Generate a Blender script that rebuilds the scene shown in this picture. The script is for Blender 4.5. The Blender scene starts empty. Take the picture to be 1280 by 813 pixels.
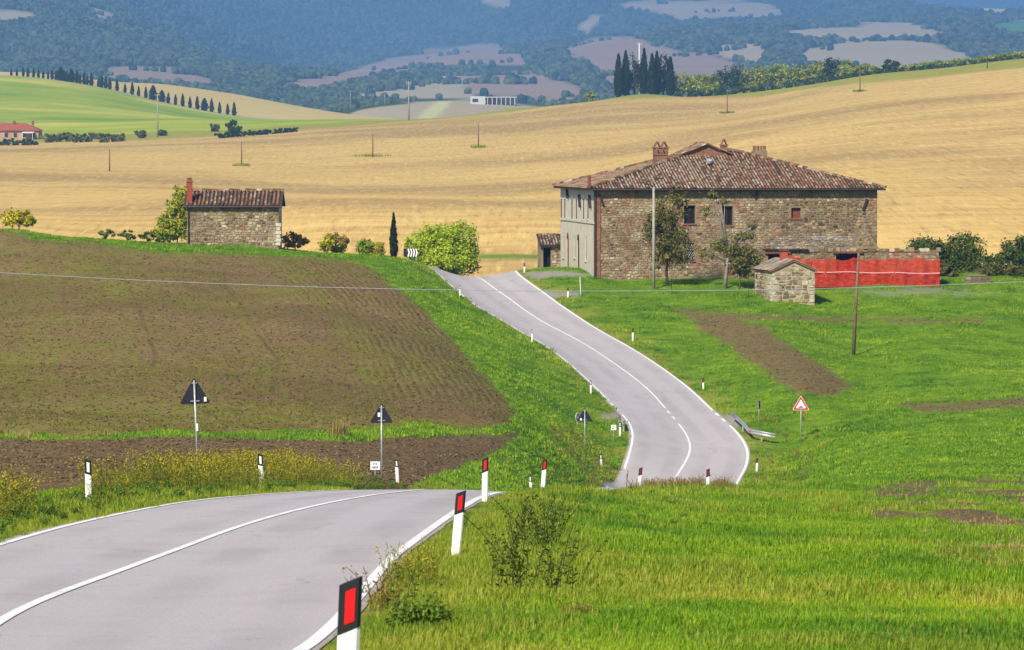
import bpy, bmesh, math, random
import numpy as np
from mathutils import Vector, Matrix
R = math.radians
SC = bpy.context.scene
COL = SC.collection
random.seed(7); RNG = np.random.default_rng(7)

# ------------------------------------------------------------------ camera, sky, sun, exposure
CZ = 25.0                                   # camera height over the zero of the scene
F = 5333.0                                  # focal length in photo pixels (150 mm on a 36 mm sensor)
PITCH = math.atan(226.5 / F)                # looking slightly down into the valley
cam_d = bpy.data.cameras.new('camera')
cam_d.sensor_width = 36.0; cam_d.lens = 36.0 * F / 1280.0
cam_d.clip_start = 0.5; cam_d.clip_end = 40000.0
cam_d.dof.use_dof = True; cam_d.dof.focus_distance = 210.0; cam_d.dof.aperture_fstop = 15.0
cam = bpy.data.objects.new('camera', cam_d); COL.objects.link(cam)
cam.location = (0, 0, CZ); cam.rotation_euler = (R(90) - PITCH, 0, 0)
SC.camera = cam
SUN_EL, SUN_AZ = 40.0, 208.0                # azimuth measured clockwise from the view direction (+Y)
world = bpy.data.worlds.new('World'); SC.world = world; world.use_nodes = True
wn = world.node_tree.nodes; wl = world.node_tree.links
wn.clear()
sky = wn.new('ShaderNodeTexSky'); sky.sky_type = 'NISHITA'; sky.sun_disc = False
sky.sun_elevation = R(SUN_EL); sky.sun_rotation = R(SUN_AZ); sky.dust_density = 1.5; sky.altitude = 400
bg = wn.new('ShaderNodeBackground'); bg.inputs[1].default_value = 0.058
wo = wn.new('ShaderNodeOutputWorld')
wl.new(sky.outputs[0], bg.inputs[0]); wl.new(bg.outputs[0], wo.inputs[0])
sun_d = bpy.data.lights.new('sun', 'SUN'); sun_d.energy = 5.0; sun_d.angle = R(5.0); sun_d.color = (1.0, 0.93, 0.80)
sun = bpy.data.objects.new('sun', sun_d); COL.objects.link(sun)
sv = Vector((math.sin(R(SUN_AZ)) * math.cos(R(SUN_EL)), math.cos(R(SUN_AZ)) * math.cos(R(SUN_EL)), math.sin(R(SUN_EL))))
sun.rotation_euler = sv.to_track_quat('Z', 'Y').to_euler(); sun.location = (0, 0, 300)
SC.view_settings.view_transform = 'Standard'; SC.view_settings.look = 'None'
SC.view_settings.exposure = 0.5; SC.view_settings.gamma = 1.0; SC.view_settings.use_curve_mapping = False
SC.render.engine = 'CYCLES'
SC.cycles.use_denoising = True
try: SC.cycles.denoiser = 'OPENIMAGEDENOISE'
except Exception: pass
SC.cycles.max_bounces = 6; SC.cycles.diffuse_bounces = 2; SC.cycles.glossy_bounces = 2
SC.cycles.transmission_bounces = 3; SC.cycles.volume_bounces = 1; SC.cycles.transparent_max_bounces = 12
SC.cycles.caustics_reflective = False; SC.cycles.caustics_refractive = False

# ------------------------------------------------------------------ pixel <-> place
CP, SP = math.cos(PITCH), math.sin(PITCH)
def ray(px, py):
    a = (np.asarray(px, float) - 640.0) / F; b = (406.5 - np.asarray(py, float)) / F
    return a, CP + b * SP, -SP + b * CP
def P(px, py, D):
    """the point seen at photo pixel (px, py) that lies D metres ahead"""
    x, y, z = ray(px, py); k = D / y
    return Vector((float(x * k), float(D), float(CZ + z * k)))
def PX(x, y, z):
    z = np.asarray(z, float) - CZ
    d = y * CP - z * SP; v = y * SP + z * CP
    return 640.0 + F * np.asarray(x, float) / d, 406.5 - F * v / d
def scale_at(D): return F / D               # photo pixels per metre

# ------------------------------------------------------------------ numpy noise
def _hash(ix, iy, seed):
    h = (ix.astype(np.int64) * 374761393 + iy.astype(np.int64) * 668265263 + seed * 974711) & 0xffffffff
    h = ((h ^ (h >> 13)) * 1274126177) & 0xffffffff
    return ((h ^ (h >> 16)) & 0xffff) / 65535.0
def noise2(x, y, seed=0):
    x = np.asarray(x, float); y = np.asarray(y, float)
    ix = np.floor(x); iy = np.floor(y); fx = x - ix; fy = y - iy
    fx = fx * fx * (3 - 2 * fx); fy = fy * fy * (3 - 2 * fy)
    a = _hash(ix, iy, seed); b = _hash(ix + 1, iy, seed); c = _hash(ix, iy + 1, seed); d = _hash(ix + 1, iy + 1, seed)
    return (a * (1 - fx) + b * fx) * (1 - fy) + (c * (1 - fx) + d * fx) * fy
def fbm(x, y, oct=4, seed=0):
    s = 0; a = 0.5
    for k in range(oct):
        s = s + a * noise2(x * 2 ** k, y * 2 ** k, seed + k); a *= 0.5
    return s / (1 - 0.5 ** oct)
def smooth(e0, e1, v):
    t = np.clip((np.asarray(v, float) - e0) / (e1 - e0), 0, 1); return t * t * (3 - 2 * t)

# ------------------------------------------------------------------ thin-plate height sheets
class Sheet:
    """height over (x, y) fitted through points picked in the photograph, each with its distance"""
    def __init__(s, pts, ka=F / 330.0, kb=2.6, lam=1e-4):
        q = np.array([tuple(P(*p)) if len(p) == 3 else (p[0] , p[1], p[2]) for p in pts])
        s.ka, s.kb = ka, kb
        A = np.stack([q[:, 0] / q[:, 1] * ka, np.log(q[:, 1]) * kb], 1)
        t = (q[:, 2] - CZ) / q[:, 1] * 100
        n = len(A); K = s._k(A, A) + lam * np.eye(n)
        M = np.zeros((n + 3, n + 3)); M[:n, :n] = K; M[:n, n] = 1; M[:n, n + 1:] = A; M[n, :n] = 1; M[n + 1:, :n] = A.T
        w = np.linalg.solve(M, np.concatenate([t, np.zeros(3)])); s.A, s.w = A, w
        s.extra = None
    @staticmethod
    def _k(A, B):
        d2 = ((A[:, None, :] - B[None, :, :]) ** 2).sum(-1); return 0.5 * d2 * np.log(d2 + 1e-12)
    def z(s, x, y):
        x = np.asarray(x, float); y = np.asarray(y, float); sh = np.broadcast(x, y).shape
        x = np.broadcast_to(x, sh).ravel(); y = np.broadcast_to(y, sh).ravel()
        out = np.empty(len(x)); n = len(s.A)
        for i in range(0, len(x), 40000):
            A = np.stack([x[i:i + 40000] / y[i:i + 40000] * s.ka, np.log(y[i:i + 40000]) * s.kb], 1)
            out[i:i + 40000] = s._k(A, s.A) @ s.w[:n] + s.w[n] + A @ s.w[n + 1:]
        z = CZ + out / 100 * y
        if s.extra is not None: z = z + s.extra(x, y)
        return z.reshape(sh)
    def hit(s, px, py, lo, hi, n=700):
        """first place where the sight line through each pixel meets the sheet"""
        px = np.atleast_1d(np.asarray(px, float)); py = np.atleast_1d(np.asarray(py, float))
        D = np.exp(np.linspace(math.log(lo), math.log(hi), n))
        a, b, c = ray(px, py)
        X = (a / b)[:, None] * D; Z = CZ + (c / b)[:, None] * D
        below = Z < s.z(X, np.broadcast_to(D, X.shape))
        out = []
        for i in range(len(px)):
            k = np.argmax(below[i]) if below[i].any() else n - 1
            k = max(k, 1)
            d0 = (Z[i, k - 1] - s.z(X[i, k - 1], D[k - 1])); d1 = (Z[i, k] - s.z(X[i, k], D[k]))
            f = d0 / (d0 - d1) if d0 > 0 > d1 else 1.0
            y = D[k - 1] + f * (D[k] - D[k - 1]); x = a[i] / b[i] * y
            out.append((float(x), float(y), float(s.z(x, y))))
        return out

# ------------------------------------------------------------------ mesh helpers
def tag(o, label=None, cat=None, group=None, kind=None):
    if label: o['label'] = label
    if cat: o['category'] = cat
    if group: o['group'] = group
    if kind: o['kind'] = kind
    return o
def link(name, me, mat=None, parent=None):
    o = bpy.data.objects.new(name, me); COL.objects.link(o)
    if mat is not None and me is not None and not me.materials: me.materials.append(mat)
    if parent is not None: o.parent = parent
    return o
def empty(name, loc, rz=0.0):
    o = bpy.data.objects.new(name, None); COL.objects.link(o); o.location = loc; o.rotation_euler = (0, 0, rz)
    o.empty_display_size = 0.3
    return o
def np_mesh(name, V, Fc, smooth_sh=False, cols=None):
    """mesh from an (n,3) array and an (m,k) face array; cols: per-vertex colours"""
    me = bpy.data.meshes.new(name); V = np.asarray(V, np.float32); Fc = np.asarray(Fc, np.int32)
    me.vertices.add(len(V)); me.vertices.foreach_set('co', V.ravel())
    k = Fc.shape[1]; me.loops.add(Fc.size); me.loops.foreach_set('vertex_index', Fc.ravel())
    me.polygons.add(len(Fc)); me.polygons.foreach_set('loop_start', np.arange(0, Fc.size, k, dtype=np.int32))
    try: me.polygons.foreach_set('loop_total', np.full(len(Fc), k, np.int32))
    except Exception: pass
    if smooth_sh: me.polygons.foreach_set('use_smooth', np.ones(len(Fc), bool))
    me.update(calc_edges=True)
    if cols is not None: set_col(me, 'col', cols)
    return me
def set_col(me, name, cols):
    a = me.color_attributes.new(name, 'FLOAT_COLOR', 'POINT'); c = np.ones((len(me.vertices), 4), np.float32)
    c[:, :np.asarray(cols).shape[1]] = cols; a.data.foreach_set('color', c.ravel())
def set_float(me, name, v):
    a = me.attributes.new(name, 'FLOAT', 'POINT'); a.data.foreach_set('value', np.asarray(v, np.float32))
class MB:
    """collects shapes into one mesh"""
    def __init__(s): s.v = []; s.f = []; s.c = []
    def add(s, vs, fs, c=None):
        b = len(s.v); s.v += [tuple(v) for v in vs]; s.f += [tuple(b + i for i in f) for f in fs]
        s.c += [c or (1, 1, 1)] * len(vs); return s
    def box(s, c, d, rz=0.0, col=None, rx=0.0):
        M = Matrix.Translation(c) @ Matrix.Rotation(rz, 4, 'Z') @ Matrix.Rotation(rx, 4, 'X')
        vs = [M @ Vector((x * d[0] / 2, y * d[1] / 2, z * d[2] / 2)) for x in (-1, 1) for y in (-1, 1) for z in (-1, 1)]
        return s.add(vs, [(0, 1, 3, 2), (4, 6, 7, 5), (0, 4, 5, 1), (2, 3, 7, 6), (0, 2, 6, 4), (1, 5, 7, 3)], col)
    def hexa(s, q, col=None):                # 8 corners: bottom ring then top ring
        return s.add(q, [(3, 2, 1, 0), (4, 5, 6, 7), (0, 1, 5, 4), (1, 2, 6, 5), (2, 3, 7, 6), (3, 0, 4, 7)], col)
    def prism(s, poly, n, col=None):         # flat polygon pushed along vector n
        m = len(poly); n = Vector(n); a = [Vector(p) for p in poly]
        return s.add(a + [p + n for p in a], [tuple(range(m - 1, -1, -1)), tuple(range(m, 2 * m))] + [(i, (i + 1) % m, m + (i + 1) % m, m + i) for i in range(m)], col)
    def tube(s, pts, rad, seg=8, col=None, caps=True):
        pts = [Vector(p) for p in pts]; rad = rad if hasattr(rad, '__len__') else [rad] * len(pts); vs = []; fs = []
        for i, p in enumerate(pts):
            d = (pts[min(i + 1, len(pts) - 1)] - pts[max(i - 1, 0)]).normalized()
            a = d.cross(Vector((0, 0, 1)) if abs(d.z) < 0.95 else Vector((1, 0, 0))).normalized(); b = d.cross(a)
            vs += [p + (a * math.cos(2 * math.pi * k / seg) + b * math.sin(2 * math.pi * k / seg)) * rad[i] for k in range(seg)]
        for i in range(len(pts) - 1):
            fs += [(i * seg + k, i * seg + (k + 1) % seg, (i + 1) * seg + (k + 1) % seg, (i + 1) * seg + k) for k in range(seg)]
        if caps: fs += [tuple(range(seg - 1, -1, -1)), tuple((len(pts) - 1) * seg + k for k in range(seg))]
        return s.add(vs, fs, col)
    def mesh(s, name, smooth_sh=False):
        me = bpy.data.meshes.new(name); me.from_pydata(s.v, [], s.f); me.update()
        if smooth_sh: me.polygons.foreach_set('use_smooth', [True] * len(me.polygons))
        set_col(me, 'col', np.array(s.c, np.float32)); return me
    def build(s, name, mat, parent=None, smooth_sh=False): return link(name, s.mesh(name, smooth_sh), mat, parent)
def copy_tree(o, parent=None):
    c = o.copy(); COL.objects.link(c); c.parent = parent
    for ch in [k for k in COL.objects if k.parent == o]: copy_tree(ch, c)
    return c
def tree_list(o):
    return [(ch, tree_list(ch)) for ch in o.children]
def clone(o, parts=None):
    """copy of a thing with its parts and sub-parts"""
    def rec(src, sub, par):
        c = src.copy(); COL.objects.link(c); c.parent = par
        for ch, ss in sub: rec(ch, ss, c)
        return c
    return rec(o, parts if parts is not None else tree_list(o), None)

# ------------------------------------------------------------------ material helpers
class NT:
    def __init__(s, name):
        s.m = bpy.data.materials.new(name); s.m.use_nodes = True; s.t = s.m.node_tree; s.n = s.t.nodes; s.l = s.t.links
        s.b = s.n['Principled BSDF']; s.out = s.n['Material Output']
        s.b.inputs['Specular IOR Level'].default_value = 0.2; s.b.inputs['Roughness'].default_value = 0.9
    def _in(s, sock, v):
        if isinstance(v, bpy.types.NodeSocket): s.l.new(v, sock)
        elif v is not None:
            try: sock.default_value = v
            except Exception: sock.default_value = (*v, 1.0)
    def node(s, t, ins=None, **kw):
        n = s.n.new(t)
        for k, v in kw.items(): setattr(n, k, v)
        for k, v in (ins or {}).items(): s._in(n.inputs[k], v)
        return n
    def pos(s): return s.node('ShaderNodeNewGeometry').outputs['Position']
    def obj(s): return s.node('ShaderNodeTexCoord').outputs['Object']
    def mapping(s, vec, scale=(1, 1, 1), rot=(0, 0, 0), loc=(0, 0, 0)):
        return s.node('ShaderNodeMapping', {'Vector': vec, 'Scale': scale, 'Rotation': rot, 'Location': loc}).outputs[0]
    def noise(s, vec, scale, detail=4, rough=0.55, col=False):
        n = s.node('ShaderNodeTexNoise', {'Vector': vec, 'Scale': scale, 'Detail': detail, 'Roughness': rough})
        return n.outputs[1 if col else 0]
    def voro(s, vec, scale, feature='F1', out=0):
        return s.node('ShaderNodeTexVoronoi', {'Vector': vec, 'Scale': scale}, feature=feature).outputs[out]
    def ramp(s, fac, stops, interp='LINEAR'):
        n = s.node('ShaderNodeValToRGB', {'Fac': fac}); e = n.color_ramp; e.interpolation = interp
        while len(e.elements) < len(stops): e.elements.new(0.5)
        for el, (p, c) in zip(e.elements, stops): el.position = p; el.color = (*c, 1.0) if len(c) == 3 else c
        return n.outputs[0]
    def mix(s, fac, a, b, mode='MIX'):
        n = s.node('ShaderNodeMix', data_type='RGBA', blend_type=mode); s._in(n.inputs[0], fac); s._in(n.inputs[6], a); s._in(n.inputs[7], b)
        return n.outputs[2]
    def math(s, op, a, b=None, c=None, clamp=False):
        n = s.node('ShaderNodeMath', operation=op); n.use_clamp = clamp; s._in(n.inputs[0], a)
        if b is not None: s._in(n.inputs[1], b)
        if c is not None: s._in(n.inputs[2], c)
        return n.outputs[0]
    def range(s, v, a, b, c=0.0, d=1.0):
        return s.node('ShaderNodeMapRange', {'Value': v, 'From Min': a, 'From Max': b, 'To Min': c, 'To Max': d}, interpolation_type='SMOOTHSTEP').outputs[0]
    def attr(s, name, out='Color'): return s.node('ShaderNodeAttribute', attribute_name=name).outputs[out]
    def sep(s, c): return s.node('ShaderNodeSeparateColor', {'Color': c}).outputs
    def bump(s, h, strength=0.5, dist=0.05):
        s._in(s.b.inputs['Normal'], s.node('ShaderNodeBump', {'Height': h, 'Strength': strength, 'Distance': dist}).outputs[0])
    def base(s, c): s._in(s.b.inputs['Base Color'], c); return s
    def rough(s, v): s._in(s.b.inputs['Roughness'], v); return s
def simple(name, col, rough=0.7, spec=0.3, var=0.12, scale=6.0, metal=0.0, bump=0.0):
    n = NT(name); v = n.noise(n.obj(), scale, 5)
    n.base(n.mix(n.range(v, 0.3, 0.7), tuple(c * (1 - var) for c in col), tuple(min(1, c * (1 + var)) for c in col)))
    n.rough(rough); n.b.inputs['Specular IOR Level'].default_value = spec; n.b.inputs['Metallic'].default_value = metal
    if bump: n.bump(v, 0.4, bump)
    return n.m
def vcol_mat(name, rough=0.9, var=0.25, scale=4.0, bump=0.02, spec=0.15):
    """colour comes from the piece (attribute col), worn by a noise"""
    n = NT(name); v = n.noise(n.pos(), scale, 6, 0.65)
    n.base(n.mix(1.0, n.attr('col'), n.ramp(v, [(0.25, (1 - 1.6 * var,) * 3), (0.75, (1.0,) * 3)]), 'MULTIPLY'))
    n.rough(rough); n.b.inputs['Specular IOR Level'].default_value = spec
    if bump: n.bump(v, 0.5, bump)
    return n.m
# ================================================================== TERRAIN
G = []
for px in (-700, -200, 300, 800, 1300, 1900):
    G.append(((px - 640) / F * 14, 14.0, CZ - 2.45, 1)); G.append(((px - 640) / F * 25, 25.0, CZ - 3.30, 1))
G += [(-250, 800, 36), (100, 801, 36), (386, 806, 35.5), (800, 808, 35.5), (1280, 804, 36), (1800, 800, 36)]
# the near road and both verges
G += [(-250, 757, 42), (-100, 712, 51), (0, 681, 60), (260, 682, 60), (525, 682, 60), (92, 656, 68.5), (569, 698, 54), (229, 628, 81), (430, 613, 104),
      (110, 623, 90), (246, 600, 124), (325, 602, 127), (0, 618, 106), (-350, 640, 92), (606, 626, 85), (598, 613.5, 106), (680, 614, 117), (490, 607, 150), (475, 618, 128), (640, 618, 116), (690, 624, 132)]
# behind the near crest, down to the bend
G += [(560, 624, 150), (655, 632, 150), (640, 628, 172), (740, 645, 180), (662, 608, 196), (800, 614, 157), (885, 621, 168), (740, 619, 138), (748, 611, 166), (745, 652, 205), (900, 642, 206), (850, 648, 206)]
# the meadow in front of and beside the bend
G += [(640, 742, 44), (900, 742, 45), (1280, 742, 46), (1800, 742, 46), (760, 680, 66), (1000, 682, 68), (1280, 690, 64), (1800, 690, 64), (720, 640, 96), (900, 645, 112),
      (1100, 646, 110), (1280, 645, 108), (1100, 600, 180), (1280, 600, 178), (1800, 600, 178), (1002, 548, 256), (1150, 556, 230), (1280, 548, 240), (1800, 548, 240), (950, 592, 246), (1010, 603, 206)]
# the bend and the climb
G += [(770, 606, 239), (850, 600, 241), (920, 604, 240), (938, 569, 251), (790, 562, 248), (790, 541, 254), (931, 553, 256), (894, 517, 267), (772, 514, 263), (854, 480, 281), (741, 480, 276),
      (800, 442, 296), (695, 442, 290), (741, 409, 309), (653, 416, 303), (700, 380, 322), (594, 382, 317), (640, 355, 335), (567, 356, 333), (644, 340, 346), (545, 340, 346)]
# field strip and the big ploughed slope
G += [(-400, 545, 190), (0, 545, 190), (300, 546, 190), (500, 546, 194), (640, 558, 206), (640, 520, 222), (720, 540, 246), (745, 585, 234), (700, 565, 220), (-400, 500, 213), (0, 500, 213), (300, 500, 215), (500, 500, 220),
      (0, 400, 268), (-400, 400, 268), (300, 400, 270), (500, 410, 268), (640, 460, 265), (640, 425, 285), (0, 340, 302), (300, 350, 300), (500, 360, 303), (-400, 300, 320), (0, 287, 336), (150, 303, 335), (300, 310, 336), (430, 319, 338), (520, 328, 341)]
# right: the grass with the shed, the yard
G += [(1000, 490, 270), (1280, 500, 262), (1800, 500, 262), (1067, 445, 298), (1280, 440, 298), (1800, 440, 298), (900, 430, 300), (860, 395, 314), (1000, 400, 312), (1280, 400, 314), (760, 380, 322), (980, 379, 319), (817, 361, 327), (1280, 372, 328), (1800, 380, 325),
      (743, 344.5, 335), (700, 341, 338), (1100, 352, 335), (1280, 351, 340), (1800, 351, 340), (900, 347, 336)]
for px, z1, z2, z3, z4 in ((-400, -7.6, -9.5, -14.5, -19), (0, -7.4, -9.5, -14.5, -19), (300, -8.4, -10, -15, -19), (545, -10.2, -12, -16, -19), (640, -10.6, -12.5, -16, -19), (760, -10.7, -11.2, -15, -19), (1000, -10.8, -11.2, -15, -19), (1300, -10.9, -11.4, -15, -19), (1800, -10.9, -11.4, -15, -19)):
    for D, z in ((354, z1), (370, z2), (410, z3), (470, z4)): G.append(((px - 640) / F * D, float(D), CZ + z, 1))
ground_s = Sheet(G, lam=2e-3)
G_LO, G_HI = 20.0, 470.0
def hits(lst, lo=22, hi=350): 
    a = np.array(lst, float); return ground_s.hit(a[:, 0], a[:, 1], lo, hi)

# --- road edges: the white edge lines traced in the photograph, dropped onto the ground
def wpt(px, D): return ((px - 640) / F * D, D, 0.0)
L_px1 = [(-250, 757), (-100, 712), (0, 682), (92, 656), (229, 628.5), (340, 618), (430, 613.2)]
R_px1 = [(386, 809), (449, 747), (505, 686), (564, 644)]
L_px2 = [(758.4, 606.6), (779.5, 588), (789, 564), (791.7, 541), (786.6, 527), (772.5, 514), (749, 489), (720, 462), (695, 442), (653, 416), (594, 382), (573.5, 365), (554.6, 349), (546, 341)]
R_px2 = [(920, 605), (934, 585), (938, 569), (932, 553), (918, 536), (894, 517.5), (854.5, 480), (800, 442), (760, 420), (741, 409), (707, 386), (674, 363), (657, 351), (646, 342)]
def cr(pts, step=0.6):
    """Catmull-Rom through world points, sampled about every step metres"""
    p = np.array(pts, float)[:, :2]; p = np.vstack([2 * p[0] - p[1], p, 2 * p[-1] - p[-2]]); out = []
    for i in range(1, len(p) - 2):
        n = max(2, int(np.linalg.norm(p[i + 1] - p[i]) / step)); t = np.linspace(0, 1, n, endpoint=False)[:, None]
        out.append(0.5 * ((2 * p[i]) + (-p[i - 1] + p[i + 1]) * t + (2 * p[i - 1] - 5 * p[i] + 4 * p[i + 1] - p[i + 2]) * t ** 2 + (-p[i - 1] + 3 * p[i] - 3 * p[i + 1] + p[i + 2]) * t ** 3))
    return np.vstack(out + [p[-2:-1]])
def resample(c, n):
    d = np.concatenate([[0], np.cumsum(np.linalg.norm(np.diff(c, axis=0), axis=1))]); s = np.linspace(0, d[-1], n)
    return np.stack([np.interp(s, d, c[:, 0]), np.interp(s, d, c[:, 1])], 1)
def soften(c, k=9, rep=2):
    for _ in range(rep):
        q = np.vstack([np.repeat(c[:1], k, 0), c, np.repeat(c[-1:], k, 0)]); w = np.hanning(2 * k + 3)[1:-1]; w /= w.sum()
        c = np.stack([np.convolve(q[:, j], w, 'valid') for j in (0, 1)], 1)
    return c
L1, R1, L2, R2 = hits(L_px1), hits(R_px1), hits(L_px2, 215), hits(R_px2, 215)
Lw = [(-5.2, 22, 0), (-6.0, 32, 0)] + L1 + [wpt(475, 128), wpt(530, 150), wpt(640, 175), wpt(748, 207), wpt(760, 225)] + L2 + [wpt(520, 356), wpt(470, 372)]
Rw = [(-1.9, 22, 0)] + R1 + [wpt(597, 85), wpt(624, 104), wpt(690, 128), wpt(790, 157), wpt(850, 175), wpt(905, 207)] + R2 + [wpt(640, 358), wpt(622, 374)]
NR = 620
Lc = soften(resample(cr(Lw), NR)); Rc = soften(resample(cr(Rw), NR))
# match stations: for each left sample take the closest-in-order right sample
def match(A, B):
    j = 0; idx = []
    for i in range(len(A)):
        t = A[min(i + 1, len(A) - 1)] - A[max(i - 1, 0)]; t = t / np.linalg.norm(t)
        lo, hi = j, min(j + 14, len(B)); k = lo + int(np.argmin(np.abs((B[lo:hi] - A[i]) @ t))); j = max(j, k); idx.append(j)
    return np.array(idx)
idx = match(Lc, Rc)
Rm = soften(Rc[idx], 6, 2)
Lm = Lc
mid = (Lm + Rm) / 2
def road_dist(x, y):
    """signed metres outside the asphalt (negative on it)"""
    P2 = np.stack([x, y], 1); best = np.full(len(P2), 1e9)
    m = mid[::3]; hw = (np.linalg.norm(Lm - Rm, axis=1) / 2 + 0.16)[::3]
    for i in range(0, len(P2), 20000):
        d = np.sqrt(((P2[i:i + 20000, None, :] - m[None]) ** 2).sum(-1)) - hw[None]; best[i:i + 20000] = d.min(1)
    return best

# --- masks of land use, drawn as outlines in the photograph and dropped on the ground
def poly_sd(px, py, poly):
    """signed distance in photo pixels to an outline (positive inside)"""
    a = np.array(poly, float); b = np.roll(a, -1, 0); ins = np.zeros(len(px), bool); best = np.full(len(px), 1e12)
    for (x0, y0), (x1, y1) in zip(a, b):
        c = ((y0 > py) != (y1 > py)) & (px < (x1 - x0) * (py - y0) / (y1 - y0 + 1e-12) + x0); ins ^= c
        dx, dy = x1 - x0, y1 - y0; t = np.clip(((px - x0) * dx + (py - y0) * dy) / (dx * dx + dy * dy + 1e-12), 0, 1)
        best = np.minimum(best, (px - x0 - t * dx) ** 2 + (py - y0 - t * dy) ** 2)
    return np.where(ins, 1, -1) * np.sqrt(best)
FIELD = [(-600, 280), (0, 284), (40, 300), (120, 304), (230, 318), (300, 318), (385, 322), (437, 326), (470, 340), (500, 365), (530, 390), (560, 418), (590, 455), (615, 480), (630, 500), (643, 518), (640, 529), (600, 536), (560, 534), (520, 530), (480, 534), (440, 537), (300, 541), (-600, 545)]
FIELD_EDGE = [(437, 326), (470, 340), (500, 365), (530, 390), (560, 418), (590, 455), (615, 480), (630, 500), (643, 520)]
STRIP = [(-600, 547), (300, 549), (450, 549), (600, 545), (650, 542), (628, 560), (575, 585), (520, 606), (470, 640), (-600, 700)]
WEDGE = [(838, 388), (870, 388), (912, 394), (955, 409), (1000, 436), (1036, 462), (1062, 486), (1038, 496), (1000, 491), (968, 474), (930, 446), (898, 424), (872, 405)]
TRACK = [(850, 389), (1000, 396), (1230, 400), (1230, 404), (1000, 402), (880, 400)]
SMEAR = [(1130, 508), (1220, 503), (1330, 499), (1330, 508), (1220, 513), (1150, 515)]
DIRT = [(1080, 622), (1150, 603), (1230, 594), (1500, 590), (1500, 668), (1280, 672), (1180, 662), (1100, 648)]
DIRT2 = [(1150, 690), (1500, 660), (1500, 740), (1290, 730), (1200, 715)]
GRAVEL = [(1060, 362), (1180, 360), (1250, 366), (1200, 370), (1110, 369)]
DRIVE = [(652, 341), (664, 340), (700, 338), (742, 343), (742, 346), (690, 346), (672, 350)]
DRIVE2 = [(670, 362), (700, 366), (726, 366), (722, 370), (700, 371), (690, 374)]
LAYBY_R = [(893, 515), (916, 519), (930, 530), (918, 536)]
LAYBY_L = [(772, 514), (748, 520), (752, 524), (777, 523)]
ORANGE = [(600, 334), (600, 345), (520, 345), (520, 330)]

def zones(x, y, z):
    px, py = PX(x, y, z); n1 = fbm(x * 0.45, y * 0.45, 4, 11) - 0.5; n2 = fbm(x * 0.12, y * 0.12, 3, 21) - 0.5
    w = 5 * n1
    g = lambda poly, a=-2.5, b=2.5, k=1.0: smooth(a, b, poly_sd(px, py, poly) + w * k)
    far = (y > 140)
    soil = np.where(far, g(FIELD, -5, 5, 2.4), 0)
    strip = np.where((y > 105), g(STRIP, -4, 4, 2.0), 0)
    wedge = np.maximum(g(WEDGE, -7, 7, 3.2) * 0.9, np.maximum(g(TRACK, -4, 3, 1.6) * 0.8, g(SMEAR, -8, 4, 2.5) * 0.8)) * (y > 220)
    blot = smooth(0.34, 0.46, fbm(x * 0.35, y * 0.35 + 9, 4, 5))
    dirt = np.maximum(g(DIRT, -22, 16, 5.0) * blot, g(DIRT2, -26, 14, 6.0) * np.maximum(blot, 0.35) * 0.8) * (y < 200)
    gravel = np.maximum.reduce([g(GRAVEL, -4, 2, 1.4) * 0.5, g(DRIVE, -2, 2, .4), g(DRIVE2, -2, 2, .4), g(LAYBY_R, -2, 2, .4), g(LAYBY_L, -2, 2, .4)]) * (y > 215)
    return px, py, soil, strip, wedge, dirt, gravel

def sheet_mesh(name, sheet, lo, hi, nrow, ulo, uhi, ncol, post=None):
    D = np.exp(np.linspace(math.log(lo), math.log(hi), nrow)); u = np.linspace(ulo, uhi, ncol)
    X = u[None, :] * D[:, None]; Y = np.broadcast_to(D[:, None], X.shape)
    Z = sheet.z(X, Y); x, y, z = X.ravel(), Y.ravel().copy(), Z.ravel()
    if post: z = post(x, y, z)
    i = np.arange(nrow * ncol).reshape(nrow, ncol)
    Fc = np.stack([i[:-1, :-1], i[:-1, 1:], i[1:, 1:], i[1:, :-1]], -1).reshape(-1, 4)
    return np_mesh(name, np.stack([x, y, z], 1), Fc, True), x, y, z

def ground_post(x, y, z):
    d = road_dist(x, y)
    z = z - 0.07 * smooth(-0.03, -0.4, d)                                  # the road bed
    k = smooth(0.15, 1.8, d)
    rough = (fbm(x * 0.9, y * 0.9, 3, 31) - 0.5) * 0.16 + (fbm(x * 0.13, y * 0.13, 3, 41) - 0.5) * 0.55
    z = z + rough * k * smooth(20, 60, y)
    return z
ground_me, gx, gy, gz = sheet_mesh('ground', ground_s, G_LO, G_HI, 620, -0.19, 0.19, 560, ground_post)
_px, _py, z_soil, z_strip, z_wedge, z_dirt, z_gravel = zones(gx, gy, gz)
set_col(ground_me, 'zone', np.stack([z_soil, z_strip, z_wedge], 1)); set_col(ground_me, 'zone2', np.stack([z_dirt, z_gravel, smooth(2.2, 0.1, road_dist(gx, gy) - 0.4 + (fbm(gx * 0.7, gy * 0.7, 3, 3) - 0.5) * 1.6)], 1))
edge = cr(hits(FIELD_EDGE, 150), 1.0)
def edge_dist(x, y):
    P2 = np.stack([x, y], 1); best = np.full(len(P2), 1e9)
    for i in range(0, len(P2), 40000): best[i:i + 40000] = np.sqrt(((P2[i:i + 40000, None, :] - edge[None]) ** 2).sum(-1).min(1))
    return best
set_float(ground_me, 'furrow', edge_dist(gx, gy))
def ground_z(x, y):
    """finished ground height at places (bilinear in the built grid)"""
    x = np.atleast_1d(np.asarray(x, float)); y = np.atleast_1d(np.asarray(y, float))
    return ground_post(x, y, ground_s.z(x, y))
def gz1(x, y): return float(ground_z([x], [y])[0])
def on_ground(px, py, lo=22, hi=350):
    x, y, z = ground_s.hit([px], [py], lo, hi)[0]; return Vector((x, y, gz1(x, y)))
def at_dist(px, D):
    x = (px - 640) / F * D * 1.0005; return Vector((x, D, gz1(x, D)))

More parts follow.
